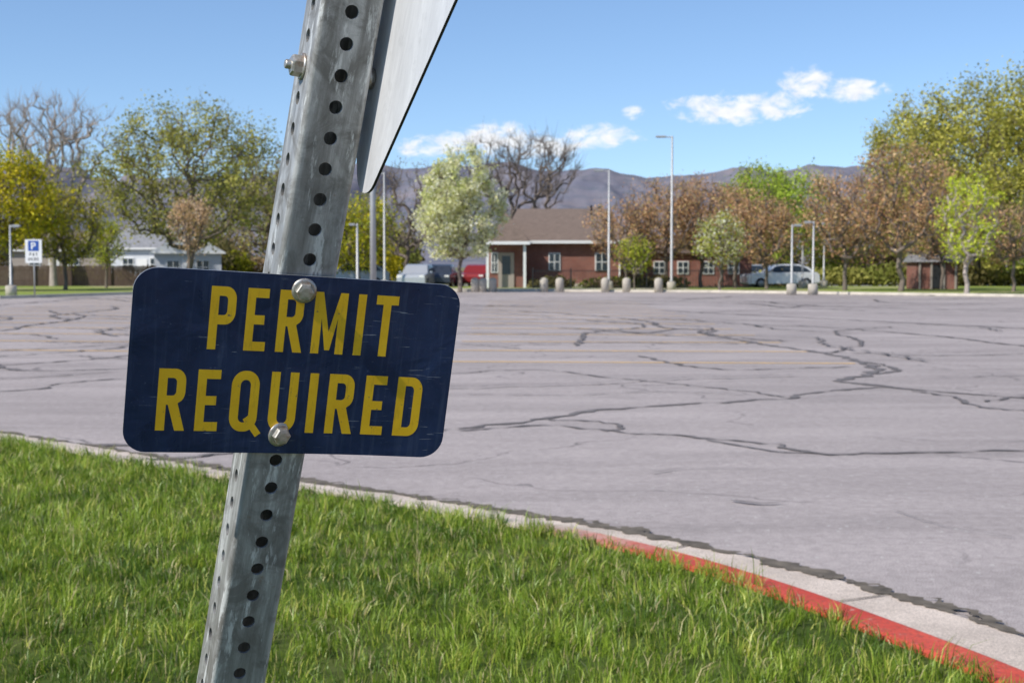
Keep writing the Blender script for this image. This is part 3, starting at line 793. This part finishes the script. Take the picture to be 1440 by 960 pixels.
def arc(cx, cy, r, a0, a1, n=8):
    return [(cx + r * math.cos(math.radians(a0 + (a1 - a0) * i / n)), cy + r * math.sin(math.radians(a0 + (a1 - a0) * i / n))) for i in range(n + 1)]
S = .165
def bowl(w, y0, y1, R):
    return arc(w - R, y0 + R, R, -90, 0) + arc(w - R, y1 - R, R, 0, 90)
def glyph(ch):
    s = S
    if ch == 'P':
        w = .5; return w, [[(0, 0), (s, 0), (s, .40)] + bowl(w, .40, 1, .2) + [(0, 1)], [(s, .40 + s * .9)] + bowl(w - s, .40 + s * .9, 1 - s * .9, .07) + [(s, 1 - s * .9)]]
    if ch == 'R':
        w = .5; return w, [[(0, 0), (s, 0), (s, .42), (.20, .42), (w - s * .9, 0), (w + .03, 0), (.375, .445)] + arc(w - .2, .63, .2, -45, 0, 5) + arc(w - .2, .8, .2, 0, 90) + [(0, 1)],
                           [(s, .42 + s * .9)] + bowl(w - s, .42 + s * .9, 1 - s * .9, .07) + [(s, 1 - s * .9)]]
    if ch == 'E':
        w = .42; t = s * .9; return w, [[(0, 0), (w, 0), (w, t), (s, t), (s, .5 - t / 2), (w * .87, .5 - t / 2), (w * .87, .5 + t / 2), (s, .5 + t / 2), (s, 1 - t), (w, 1 - t), (w, 1), (0, 1)]]
    if ch == 'M':
        w = .66; m = w / 2; return w, [[(0, 0), (s, 0), (s, .58), (m - .05, .06), (m + .05, .06), (w - s, .58), (w - s, 0), (w, 0), (w, 1), (w - s * .95, 1), (m, .36), (s * .95, 1), (0, 1)]]
    if ch == 'I': return s, [[(0, 0), (s, 0), (s, 1), (0, 1)]]
    if ch == 'T':
        w = .46; t = s * .9; return w, [[(w / 2 - s / 2, 0), (w / 2 + s / 2, 0), (w / 2 + s / 2, 1 - t), (w, 1 - t), (w, 1), (0, 1), (0, 1 - t), (w / 2 - s / 2, 1 - t)]]
    if ch in 'OQ':
        w = .52; R = .24; i = w - s; r2 = .09; t = s * .9
        return w, [arc(R, R, R, 180, 270) + arc(w - R, R, R, 270, 360) + arc(w - R, 1 - R, R, 0, 90) + arc(R, 1 - R, R, 90, 180),
                   arc(s + r2, t + r2, r2, 180, 270) + arc(i - r2, t + r2, r2, 270, 360) + arc(i - r2, 1 - t - r2, r2, 0, 90) + arc(s + r2, 1 - t - r2, r2, 90, 180)]
    if ch == 'U':
        w = .52; R = .24; i = w - s; r2 = .09; t = s * .9
        return w, [[(0, 1)] + arc(R, R, R, 180, 270) + arc(w - R, R, R, 270, 360) + [(w, 1), (i, 1)] + arc(i - r2, t + r2, r2, 360, 270) + arc(s + r2, t + r2, r2, 270, 180) + [(s, 1)]]
    if ch == 'D':
        w = .5; t = s * .9; return w, [[(0, 0)] + bowl(w, 0, 1, .22) + [(0, 1)], [(s, t)] + bowl(w - s, t, 1 - t, .08) + [(s, 1 - t)]]
    if ch == 'A':
        w = .54; return w, [[(0, 0), (s, 0), (.19, .22), (.35, .22), (w - s, 0), (w, 0), (.35, 1), (.19, 1)], [(.22, .36), (.32, .36), (.27, .75)]]
    if ch == 'Y':
        w = .5; return w, [[(w / 2 - s / 2, 0), (w / 2 + s / 2, 0), (w / 2 + s / 2, .4), (w, 1), (w - s, 1), (w / 2, .58), (s, 1), (0, 1), (w / 2 - s / 2, .4)]]
    if ch == 'H':
        w = .5; return w, [[(0, 0), (s, 0), (s, .42), (w - s, .42), (w - s, 0), (w, 0), (w, 1), (w - s, 1), (w - s, .58), (s, .58), (s, 1), (0, 1)]]
def text_mesh(name, txt, x0, x1, z0, h, mat, parent, yfun, gap=.21):
    tot = sum(glyph(c)[0] for c in txt) + gap * (len(txt) - 1); sx = (x1 - x0) / tot
    cu = bpy.data.curves.new(name, 'CURVE'); cu.dimensions = '2D'; cu.fill_mode = 'BOTH'
    cx = 0
    tails = []
    for ch in txt:
        w, outs = glyph(ch)
        for o in outs:
            sp = cu.splines.new('POLY'); sp.points.add(len(o) - 1); sp.use_cyclic_u = True
            for p, (a, b) in zip(sp.points, o): p.co = ((cx + a) * sx + x0, b * h + z0, 0, 1)
        if ch == 'Q': tails.append(cx)
        cx += w + gap
    ob = bpy.data.objects.new(name, cu); COL.objects.link(ob)
    dg = bpy.context.evaluated_depsgraph_get(); dg.update()
    me = bpy.data.meshes.new_from_object(ob.evaluated_get(dg)); bpy.data.objects.remove(ob)
    V_ = [(v.co.x, yfun(v.co.x, v.co.y), v.co.y) for v in me.vertices]
    F_ = [tuple(p.vertices) for p in me.polygons]
    for tx in tails:
        b = len(V_)
        for a, c in ((.26, .20), (.36, .27), (.62, -.02), (.52, -.09)):
            X = (tx + a) * sx + x0; Z = c * h + z0; V_.append((X, yfun(X, Z) - .00008, Z))
        F_.append((b, b + 1, b + 2, b + 3))
    bpy.data.meshes.remove(me)
    return py_mesh(name, V_, F_, mat, parent)

ps = empty('parking_sign', (-.3355 * 62, 62, .08))
lathe('post', [(.035, 0), (.035, 2.5)], M['lampmetal'], ps, seg=10)
box('panel', (0, -.05, 1.95), (.72, .02, 1.02), M['white'], ps)
box('blue_square', (0, -.065, 2.18), (.46, .01, .44), M['blue'], ps)
text_mesh('letter_p', 'P', -.10, .10, 2.03, .3, M['white'], ps, lambda x, z: -.073)
text_mesh('pay_text', 'PAY', -.18, .18, 1.75, .13, M['dark'], ps, lambda x, z: -.063)
text_mesh('here_text', 'HERE', -.23, .23, 1.54, .13, M['dark'], ps, lambda x, z: -.063)

def car(name, x, y, rz, paint, L_=4.6, W_=1.8, H_=1.5):
    e = empty(name, (x, y, 0.02), rz)
    pm = simple(name + '_paint', paint, .25, .3, .03, 1)
    def loft(nm, prof, hw_b, hw_t, mat):
        V_, F_ = [], []
        n_ = len(prof)
        for sgn in (-1, 1):
            for (px_, pz) in prof:
                f = (pz - min(p[1] for p in prof)) / (max(p[1] for p in prof) - min(p[1] for p in prof))
                V_.append((px_ * L_, sgn * (hw_b + (hw_t - hw_b) * f) * W_, pz * H_))
        F_.append(tuple(range(n_))); F_.append(tuple(range(2 * n_ - 1, n_ - 1, -1)))
        for i in range(n_): j = (i + 1) % n_; F_.append((i, i + n_, j + n_, j))
        ob = py_mesh(nm, V_, F_, mat, e)
        bv = ob.modifiers.new('b', 'BEVEL'); bv.width = .05; bv.segments = 3; bv.limit_method = 'ANGLE'; bv.angle_limit = .5
        return ob
    loft('body', [(-.5, .22), (-.5, .45), (-.485, .58), (-.30, .63), (-.2, .65), (.3, .67), (.46, .66), (.495, .58), (.5, .3), (.48, .2), (-.47, .17)], .5, .47, pm)
    loft('cabin', [(-.24, .62), (-.10, .95), (.0, 1.0), (.22, .99), (.36, .86), (.44, .64)], .455, .37, pm)
    loft('windows', [(-.215, .655), (-.10, .90), (-.02, .945), (.21, .94), (.32, .84), (.39, .66)], .4615, .398, M['glass'])
    for wx in (-.31, .31):
        for sgn in (-1, 1):
            lathe('wheel', [(.12, -.11), (.32, -.11), (.33, -.09), (.33, .09), (.32, .11), (.12, .11)], M['rubber'], e, (wx * L_, sgn * (W_ / 2 - .09), .33), 20, rot=(math.pi / 2, 0, 0))
            lathe('rim', [(.04, -.118), (.2, -.115), (.2, .115), (.04, .118)], M['lampmetal'], e, (wx * L_, sgn * (W_ / 2 - .09), .33), 12, rot=(math.pi / 2, 0, 0))
    for sgn in (-1, 1):
        box('headlight', (-.492 * L_, sgn * .36 * W_, .5 * H_), (.06, .3, .12), M['white'], e, .015)
        box('tail_light', (.493 * L_, sgn * .38 * W_, .52 * H_), (.06, .26, .16), M['tail'], e, .015)
        box('mirror', (-.17 * L_, sgn * .54 * W_, .68 * H_), (.12, .16, .1), pm, e, .02)
    return e
car('parked_car', -.112 * 92, 92, .15, (.30, .33, .37), 4.7, 1.85, 1.65)
car('parked_car', -.066 * 88, 88, 1.45, (.45, .46, .48)); car('parked_car', -.050 * 91, 91, 1.5, (.05, .06, .08)); car('parked_car', -.024 * 95, 95, 1.4, (.30, .03, .03))
car('parked_car', .188 * 88, 88, .1, (.75, .75, .75)); car('parked_car', .168 * 100, 100, 0, (.4, .42, .45))
ts = empty('traffic_signal', (-.0915 * 92, 92, .05))
lathe('pole', [(.09, 0), (.07, 3.2)], M['yellow'], ts, seg=10)
for k, zz in enumerate((2.35, 1.3)):
    box('housing', (0, -.16, zz), (.34, .22, .95), M['yellow'], ts, .03)
    for q in range(3): lathe('visor', [(.12, 0), (.12, .12), (.10, .125)], M['dark'], ts, (0, -.26, zz + .3 - .3 * q), 12, rot=(math.pi / 2, 0, 0))

# ------------------------------------------------------------------ foreground post and plates
C = Vector((-.1819, 1.1904, 1.2669))
u = Vector((.9397, .3363, -.0621)).normalized()
v = Vector((.1265, -.2136, .9685)); v = (v - u * v.dot(u)).normalized()
ta = math.radians(3.6)
d = (v * math.cos(ta) + u * math.sin(ta)).normalized()      # post axis lies parallel to the plate
ysign = v.cross(u)
r_ = (u - d * u.dot(d)).normalized(); yp = d.cross(r_)
def frame(X, Y, Z, o):
    return Matrix(((X.x, Y.x, Z.x, o.x), (X.y, Y.y, Z.y, o.y), (X.z, Y.z, Z.z, o.z), (0, 0, 0, 1)))

def galv():
    m, nt, out = new_mat('galvanised_steel')
    vv_ = coords(nt)
    n1 = noise_n(nt, coords(nt, (70, 70, 7)), 1.0, 6, .7, .3)
    n2 = noise_n(nt, vv_, 220, 4, .7)
    n3 = noise_n(nt, vv_, 26, 6, .65, .8)
    c = ramp(nt, n1, [(.3, (.17, .162, .15)), (.5, (.33, .322, .305)), (.68, (.56, .555, .535))])
    c = mixc(nt, ramp(nt, n3, [(.46, 0.0), (.62, .8)]), c, (.15, .138, .12))
    c = mixc(nt, ramp(nt, noise_n(nt, coords(nt, (110, 110, 22)), 1, 6, .7), [(.56, 0.0), (.64, .75)]), c, (.72, .72, .69))
    c = mixc(nt, ramp(nt, noise_n(nt, vv_, 40, 5, .7), [(.64, 0.0), (.72, .6)]), c, (.22, .13, .075))
    p = N(nt, 'ShaderNodeBsdfPrincipled'); L(nt, c, p.inputs['Base Color'])
    p.inputs['Metallic'].default_value = .25
    L(nt, ramp(nt, n3, [(.3, .34), (.7, .6)]), p.inputs['Roughness'])
    b = N(nt, 'ShaderNodeBump'); b.inputs['Strength'].default_value = .4; b.inputs['Distance'].default_value = .0008
    L(nt, n2, b.inputs['Height']); L(nt, b.outputs[0], p.inputs['Normal'])
    L(nt, p.outputs[0], out.inputs[0]); return m
M['galv'] = galv()
def zincm():
    m, nt, out = new_mat('zinc_bolt')
    vv_ = coords(nt)
    c = ramp(nt, noise_n(nt, vv_, 300, 5, .7), [(.3, (.34, .32, .28)), (.7, (.60, .58, .54))])
    c = mixc(nt, ramp(nt, noise_n(nt, vv_, 160, 5, .7), [(.5, 0.0), (.66, .7)]), c, (.24, .13, .06))
    p = N(nt, 'ShaderNodeBsdfPrincipled'); L(nt, c, p.inputs['Base Color']); p.inputs['Metallic'].default_value = .75; p.inputs['Roughness'].default_value = .42
    L(nt, p.outputs[0], out.inputs[0]); return m
M['zinc'] = zincm()

hw, rc, pitch, hr, th = .0254, .0045, .0254, .0056, .0027
wf = hw - rc
hp = pitch / 2
side = lambda a, b, n_: [(a[0] + (b[0] - a[0]) * i / n_, a[1] + (b[1] - a[1]) * i / n_) for i in range(n_)]
bpts = side((wf, -hp), (wf, hp), 4) + side((wf, hp), (-wf, hp), 6) + side((-wf, hp), (-wf, -hp), 4) + side((-wf, -hp), (wf, -hp), 6)
hpts = [(hr * math.cos(math.atan2(b, a)), hr * math.sin(math.atan2(b, a))) for a, b in bpts]
V, F = [], []
k0, k1 = -50, 31
nB = len(bpts)
for sd_ in range(4):
    ca, sa = [(1, 0), (0, 1), (-1, 0), (0, -1)][sd_]
    def place(a, dep, z):
        x_, y_ = a, -dep
        return (x_ * ca - y_ * sa, x_ * sa + y_ * ca, z)
    for k in range(k0, k1):
        zc = k * pitch; b = len(V)
        for (a, z) in bpts: V.append(place(a, hw, zc + z))
        for (a, z) in hpts: V.append(place(a, hw, zc + z))
        for (a, z) in hpts: V.append(place(a, hw - th, zc + z))
        for (a, z) in bpts: V.append(place(a, hw - th, zc + z))
        for i in range(nB):
            j = (i + 1) % nB
            for o in range(3):
                F.append((b + o * nB + i, b + o * nB + j, b + (o + 1) * nB + j, b + (o + 1) * nB + i))
    b = len(V); nseg = 6
    for i in range(nseg + 1):
        an = -math.pi / 2 + (math.pi / 2) * i / nseg
        cxx, cyy = hw - rc, -(hw - rc); x_, y_ = cxx + rc * math.cos(an), cyy + rc * math.sin(an)
        for z in ((k0 - .5) * pitch, (k1 - .5) * pitch): V.append((x_ * ca - y_ * sa, x_ * sa + y_ * ca, z))
    for i in range(nseg): F.append((b + 2 * i, b + 2 * i + 2, b + 2 * i + 3, b + 2 * i + 1))
boltA = C + u * .0008 + v * .0658
axis0 = boltA + yp * (.0016 + .0026 + hw)
twist = Matrix.Rotation(math.radians(3.5), 4, 'Z')
sp_ = bpy.data.objects.new('sign_post', None); COL.objects.link(sp_); sp_.matrix_world = frame(r_, yp, d, axis0) @ twist
tube = py_mesh('perforated_tube', V, F, M['galv'], sp_)

def hexbolt(name, parent, loc, rot, R=.0082, H=.006, washer=.0125, stud=0):
    e = empty(name, loc); e.parent = parent; e.rotation_euler = rot
    lathe('washer', [(washer * .7, 0), (washer, .0002), (washer, .0014), (washer * .8, .002)], M['zinc'], e, seg=28)
    lathe('hex_head', [(R, .002), (R, .002 + H * .8), (R * .9, .002 + H), (R * .5, .002 + H * 1.08)], M['zinc'], e, seg=6, smooth=False)
    if stud: lathe('stud', [(.0038, .002), (.0038, stud), (.003, stud + .001)], M['zinc'], e, seg=14)
    return e
hexbolt('plate_bolt', sp_, (-hw, 0, 7 * pitch), (0, -math.pi / 2, 0), .0088, .008, .011, .014)
hexbolt('plate_bolt_2', sp_, (-hw, 0, 19 * pitch), (0, -math.pi / 2, 0), .0088, .008, .011, .014)

PW, PH = .2727, .1564
def bend(x, z):
    return -(.0030 * (x / (PW / 2)) ** 2 + .0012 * math.sin(x * 30 + 1) * (z / (PH / 2)) * abs(x / (PW / 2)))
def plate_mat():
    m, nt, out = new_mat('navy_enamel')
    vv_ = coords(nt)
    n1 = noise_n(nt, vv_, 14, 6, .7, .6); n3 = noise_n(nt, vv_, 260, 4, .8)
    c = ramp(nt, n1, [(.3, (.005, .014, .052)), (.7, (.010, .028, .088))])
    c = mixc(nt, ramp(nt, n3, [(.62, 0.0), (.76, .45)]), c, (.13, .16, .22))
    c = mixc(nt, ramp(nt, noise_n(nt, coords(nt, (150, 1, 9)), 1, 6, .7, .4), [(.52, 0.0), (.74, .26)]), c, (.10, .13, .20))
    sc = noise_n(nt, coords(nt, (30, 1, 420)), 1, 3, .6, .8)
    c = mixc(nt, math_n(nt, 'MULTIPLY', ramp(nt, sc, [(.66, 0.0), (.70, .7)]), ramp(nt, n1, [(.46, 0.0), (.56, 1.0)])), c, (.28, .30, .34))
    p = N(nt, 'ShaderNodeBsdfPrincipled'); L(nt, c, p.inputs['Base Color'])
    L(nt, ramp(nt, n1, [(.3, .22), (.7, .5)]), p.inputs['Roughness'])
    p.inputs['Specular IOR Level'].default_value = .45
    b = N(nt, 'ShaderNodeBump'); b.inputs['Strength'].default_value = .45; b.inputs['Distance'].default_value = .004
    L(nt, noise_n(nt, vv_, 22, 3, .5, .5), b.inputs['Height']); L(nt, b.outputs[0], p.inputs['Normal'])
    L(nt, p.outputs[0], out.inputs[0]); return m
def letter_mat():
    m, nt, out = new_mat('yellow_lettering')
    vv_ = coords(nt)
    c = ramp(nt, noise_n(nt, vv_, 30, 6, .7), [(.3, (.76, .42, .010)), (.7, (.90, .54, .02))])
    c = mixc(nt, ramp(nt, noise_n(nt, coords(nt, (160, 1, 22)), 1.5, 6, .75), [(.56, 0.0), (.70, .55)]), c, (.33, .20, .03))
    c = mixc(nt, ramp(nt, noise_n(nt, vv_, 180, 5, .8), [(.63, 0.0), (.68, .85)]), c, (.05, .05, .08))
    p = N(nt, 'ShaderNodeBsdfPrincipled'); L(nt, c, p.inputs['Base Color']); p.inputs['Roughness'].default_value = .4
    L(nt, p.outputs[0], out.inputs[0]); return m
M['navy'] = plate_mat(); M['letter'] = letter_mat()
M['alu'] = simple('aluminium_edge', (.55, .55, .55), .4, .8, .15, 60)

pe = bpy.data.objects.new('permit_sign', None); COL.objects.link(pe); pe.matrix_world = frame(u, ysign, v, C)
def rrect(w_, h_, R, n_=8, m_=10):
    pts = []
    cs = [(w_ / 2 - R, -(h_ / 2 - R), -90), (w_ / 2 - R, h_ / 2 - R, 0), (-(w_ / 2 - R), h_ / 2 - R, 90), (-(w_ / 2 - R), -(h_ / 2 - R), 180)]
    for i, (cx, cz, a) in enumerate(cs):
        A = arc(cx, cz, R, a, a + 90, n_); pts += A
        nx_ = cs[(i + 1) % 4]; B = arc(nx_[0], nx_[1], R, nx_[2], nx_[2] + 90, n_)[0]; E = A[-1]
        for k in range(1, m_): pts.append((E[0] + (B[0] - E[0]) * k / m_, E[1] + (B[1] - E[1]) * k / m_))
    return pts
out_ = rrect(PW, PH, .019); nO = len(out_); rings = 10
V, F, mi = [], [], []
for rr in range(rings):
    f = 1 - rr / rings
    for (x_, z_) in out_: V.append((x_ * f, bend(x_ * f, z_ * f), z_ * f))
V.append((0, bend(0, 0), 0))
for rr in range(rings - 1):
    for i in range(nO):
        j = (i + 1) % nO; F.append((rr * nO + i, rr * nO + j, (rr + 1) * nO + j, (rr + 1) * nO + i)); mi.append(0)
for i in range(nO): F.append(((rings - 1) * nO + i, (rings - 1) * nO + (i + 1) % nO, rings * nO)); mi.append(0)
b = len(V)
for (x_, z_) in out_: V.append((x_, bend(x_, z_) + .0016, z_))
for i in range(nO): j = (i + 1) % nO; F.append((i, b + i, b + j, j)); mi.append(1)
bb = len(V)
for (x_, z_) in out_: V.append((x_ * .02, .0016, z_ * .02))
for i in range(nO): j = (i + 1) % nO; F.append((b + i, bb + i, bb + j, b + j)); mi.append(1)
pl = py_mesh('panel', V, F, [M['navy'], M['alu']], pe, midx=mi)
yf = lambda x, z: bend(x, z) - .00022
lh = .0535
text_mesh('text_permit', 'PERMIT', -.0745, .0825, .0120, lh, M['letter'], pe, yf)
text_mesh('text_required', 'REQUIRED', -.1110, .1125, -.0590, lh, M['letter'], pe, yf)
hexbolt('bolt_upper', pe, (.0008, -.0003, .0658), (math.pi / 2, 0, 0), .0078, .0055, .0105)
hexbolt('bolt_lower', pe, (-.0076, -.0003, -.0608), (math.pi / 2, 0, .3), .0078, .0055, .0105)

def yieldback():
    m, nt, out = new_mat('aluminium_sheet')
    vv_ = coords(nt)
    n1 = noise_n(nt, coords(nt, (1, 30, 6)), 2, 7, .75, .3); n2 = noise_n(nt, vv_, 30, 6, .7)
    c = ramp(nt, n1, [(.3, (.56, .56, .57)), (.7, (.76, .76, .77))])
    c = mixc(nt, ramp(nt, n2, [(.56, 0.0), (.70, .5)]), c, (.46, .46, .46))
    p = N(nt, 'ShaderNodeBsdfPrincipled'); L(nt, c, p.inputs['Base Color']); p.inputs['Metallic'].default_value = .3; p.inputs['Roughness'].default_value = .5
    L(nt, p.outputs[0], out.inputs[0]); return m
M['sheet'] = yieldback()
M['yred'] = simple('sign_red', (.55, .02, .02), .4); M['ywhite'] = simple('sign_white', (.75, .75, .75), .4)
ys = bpy.data.objects.new('yield_sign', None); COL.objects.link(ys)
ys.matrix_world = frame(r_, yp, d, axis0 + r_ * (hw + .0105) - yp * .024) @ Matrix.Rotation(math.radians(8.0), 4, 'Z')
side_ = .75; Ht = side_ * math.sqrt(3) / 2; Rr = .022
def tri(off):
    apex = Vector((0, .065 + off * 2)); tl = Vector((-side_ / 2 + off * 1.73, .065 + Ht - off)); tr_ = Vector((side_ / 2 - off * 1.73, .065 + Ht - off))
    cs = [apex, tr_, tl]; R = max(.004, Rr - off * .3); pts = []; cen = (apex + tl + tr_) / 3
    for i, c_ in enumerate(cs):
        to = (cen - c_).normalized(); ctr = c_ + to * (R * 2); base_a = math.degrees(math.atan2(-to.y, -to.x))
        pts += arc(ctr.x, ctr.y, R, base_a - 60, base_a + 60, 10)
    return pts
def ngon(name, pts, x_, mat, parent, thick=0, edge=None):
    n_ = len(pts)
    V_ = [(x_, a, b_) for a, b_ in pts]; F_ = [tuple(range(n_))]; mm = [0]
    if thick:
        V_ += [(x_ + thick, a, b_) for a, b_ in pts]; F_.append(tuple(range(2 * n_ - 1, n_ - 1, -1))); mm.append(0)
        for i in range(n_): j = (i + 1) % n_; F_.append((i, j, j + n_, i + n_)); mm.append(1)
    return py_mesh(name, V_, F_, [mat, edge or mat], parent, midx=mm)
ngon('back_sheet', tri(0), 0, M['sheet'], ys, .0025, M['dark'])
ngon('red_border', tri(.003), .0029, M['yred'], ys); ngon('white_field', tri(.085), .0032, M['ywhite'], ys)
lathe('spacer', [(.009, 0), (.009, .007)], M['zinc'], ys, (-.0075, .022, 7 * pitch), 14, rot=(0, math.pi / 2, 0))

# ------------------------------------------------------------------ world
SUN = Vector((-.60, -.44, .69)).normalized()
elev = math.asin(SUN.z); azim = math.atan2(SUN.x, SUN.y)
w = bpy.data.worlds.new("World"); scene.world = w; w.use_nodes = True
nt = w.node_tree; nt.nodes.clear()
out = nt.nodes.new('ShaderNodeOutputWorld'); bg = nt.nodes.new('ShaderNodeBackground'); L(nt, bg.outputs[0], out.inputs[0])
sky = nt.nodes.new('ShaderNodeTexSky'); sky.sky_type = 'NISHITA'; sky.sun_disc = False
sky.sun_elevation = elev; sky.sun_rotation = azim; sky.altitude = 1300; sky.air_density = 1.0; sky.dust_density = .3; sky.ozone_density = 2.2
tc = nt.nodes.new('ShaderNodeTexCoord')
addv = N(nt, 'ShaderNodeVectorMath', operation='ADD'); L(nt, tc.outputs['Generated'], addv.inputs[0]); addv.inputs[1].default_value = (0, 0, .035)
nrmv = N(nt, 'ShaderNodeVectorMath', operation='NORMALIZE'); L(nt, addv.outputs[0], nrmv.inputs[0]); L(nt, nrmv.outputs[0], sky.inputs[0])
sp = N(nt, 'ShaderNodeSeparateXYZ'); L(nt, tc.outputs['Generated'], sp.inputs[0])
ysafe = math_n(nt, 'MAXIMUM', sp.outputs[1], .05)
U = math_n(nt, 'DIVIDE', sp.outputs[0], ysafe); Vv = math_n(nt, 'DIVIDE', sp.outputs[2], ysafe)
blobs = [(610, 206, 62, 15), (650, 200, 40, 16), (700, 197, 58, 26), (768, 206, 66, 18), (838, 194, 62, 17), (1020, 156, 78, 22), (1085, 150, 56, 20), (1138, 120, 42, 23), (1192, 128, 52, 17), (888, 160, 18, 10)]
mval = None
for (px, py, a, b) in blobs:
    du = math_n(nt, 'DIVIDE', math_n(nt, 'SUBTRACT', U, (px - 720) / 2000), a / 2000)
    dv = math_n(nt, 'DIVIDE', math_n(nt, 'SUBTRACT', Vv, (375 - py) / 2000), b / 2000)
    rr = math_n(nt, 'SUBTRACT', 1.0, math_n(nt, 'ADD', math_n(nt, 'MULTIPLY', du, du), math_n(nt, 'MULTIPLY', dv, dv)))
    mval = rr if mval is None else math_n(nt, 'MAXIMUM', mval, rr)
cb = N(nt, 'ShaderNodeCombineXYZ'); L(nt, U, cb.inputs[0]); L(nt, math_n(nt, 'MULTIPLY', Vv, 1.8), cb.inputs[1])
nz = noise_n(nt, cb.outputs[0], 60, 9, .68, .4)
nz2 = noise_n(nt, cb.outputs[0], 90, 6, .6, .2)
mm = math_n(nt, 'ADD', math_n(nt, 'MAXIMUM', mval, -3.0), math_n(nt, 'MULTIPLY', math_n(nt, 'SUBTRACT', nz, .48), 4.6))
mr = N(nt, 'ShaderNodeMapRange'); mr.interpolation_type = 'SMOOTHSTEP'
L(nt, mm, mr.inputs[0]); mr.inputs[1].default_value = -0.1; mr.inputs[2].default_value = 1.3
alpha = math_n(nt, 'MULTIPLY', mr.outputs[0], math_n(nt, 'GREATER_THAN', sp.outputs[1], .1))
ccol = ramp(nt, nz2, [(.3, (6.8, 7.0, 7.4)), (.6, (8.1, 8.1, 8.15))])
skyc = mixc(nt, 1.0, sky.outputs[0], (1.05, 1.13, 1.22), 'MULTIPLY')
fin = mixc(nt, math_n(nt, 'MULTIPLY', alpha, .94), skyc, ccol)
L(nt, fin, bg.inputs[0]); bg.inputs[1].default_value = 0.13

sl = bpy.data.lights.new('sun', 'SUN'); sl.energy = 5.0; sl.angle = math.radians(.53); sl.color = (1, .95, .87)
so = bpy.data.objects.new('sun', sl); COL.objects.link(so); so.rotation_euler = (-SUN).to_track_quat('-Z', 'Y').to_euler()

# ------------------------------------------------------------------ camera
cd = bpy.data.cameras.new('camera'); cam = bpy.data.objects.new('camera', cd); COL.objects.link(cam)
cd.lens = 50; cd.sensor_width = 36; cd.clip_start = .05; cd.clip_end = 20000
cam.location = (0, 0, CAM_H); cam.rotation_euler = (math.radians(87), 0, 0)
cd.dof.use_dof = True; cd.dof.focus_distance = 1.35; cd.dof.aperture_fstop = 22
scene.camera = cam
scene.view_settings.view_transform = 'Standard'; scene.view_settings.look = 'None'; scene.view_settings.exposure = 0
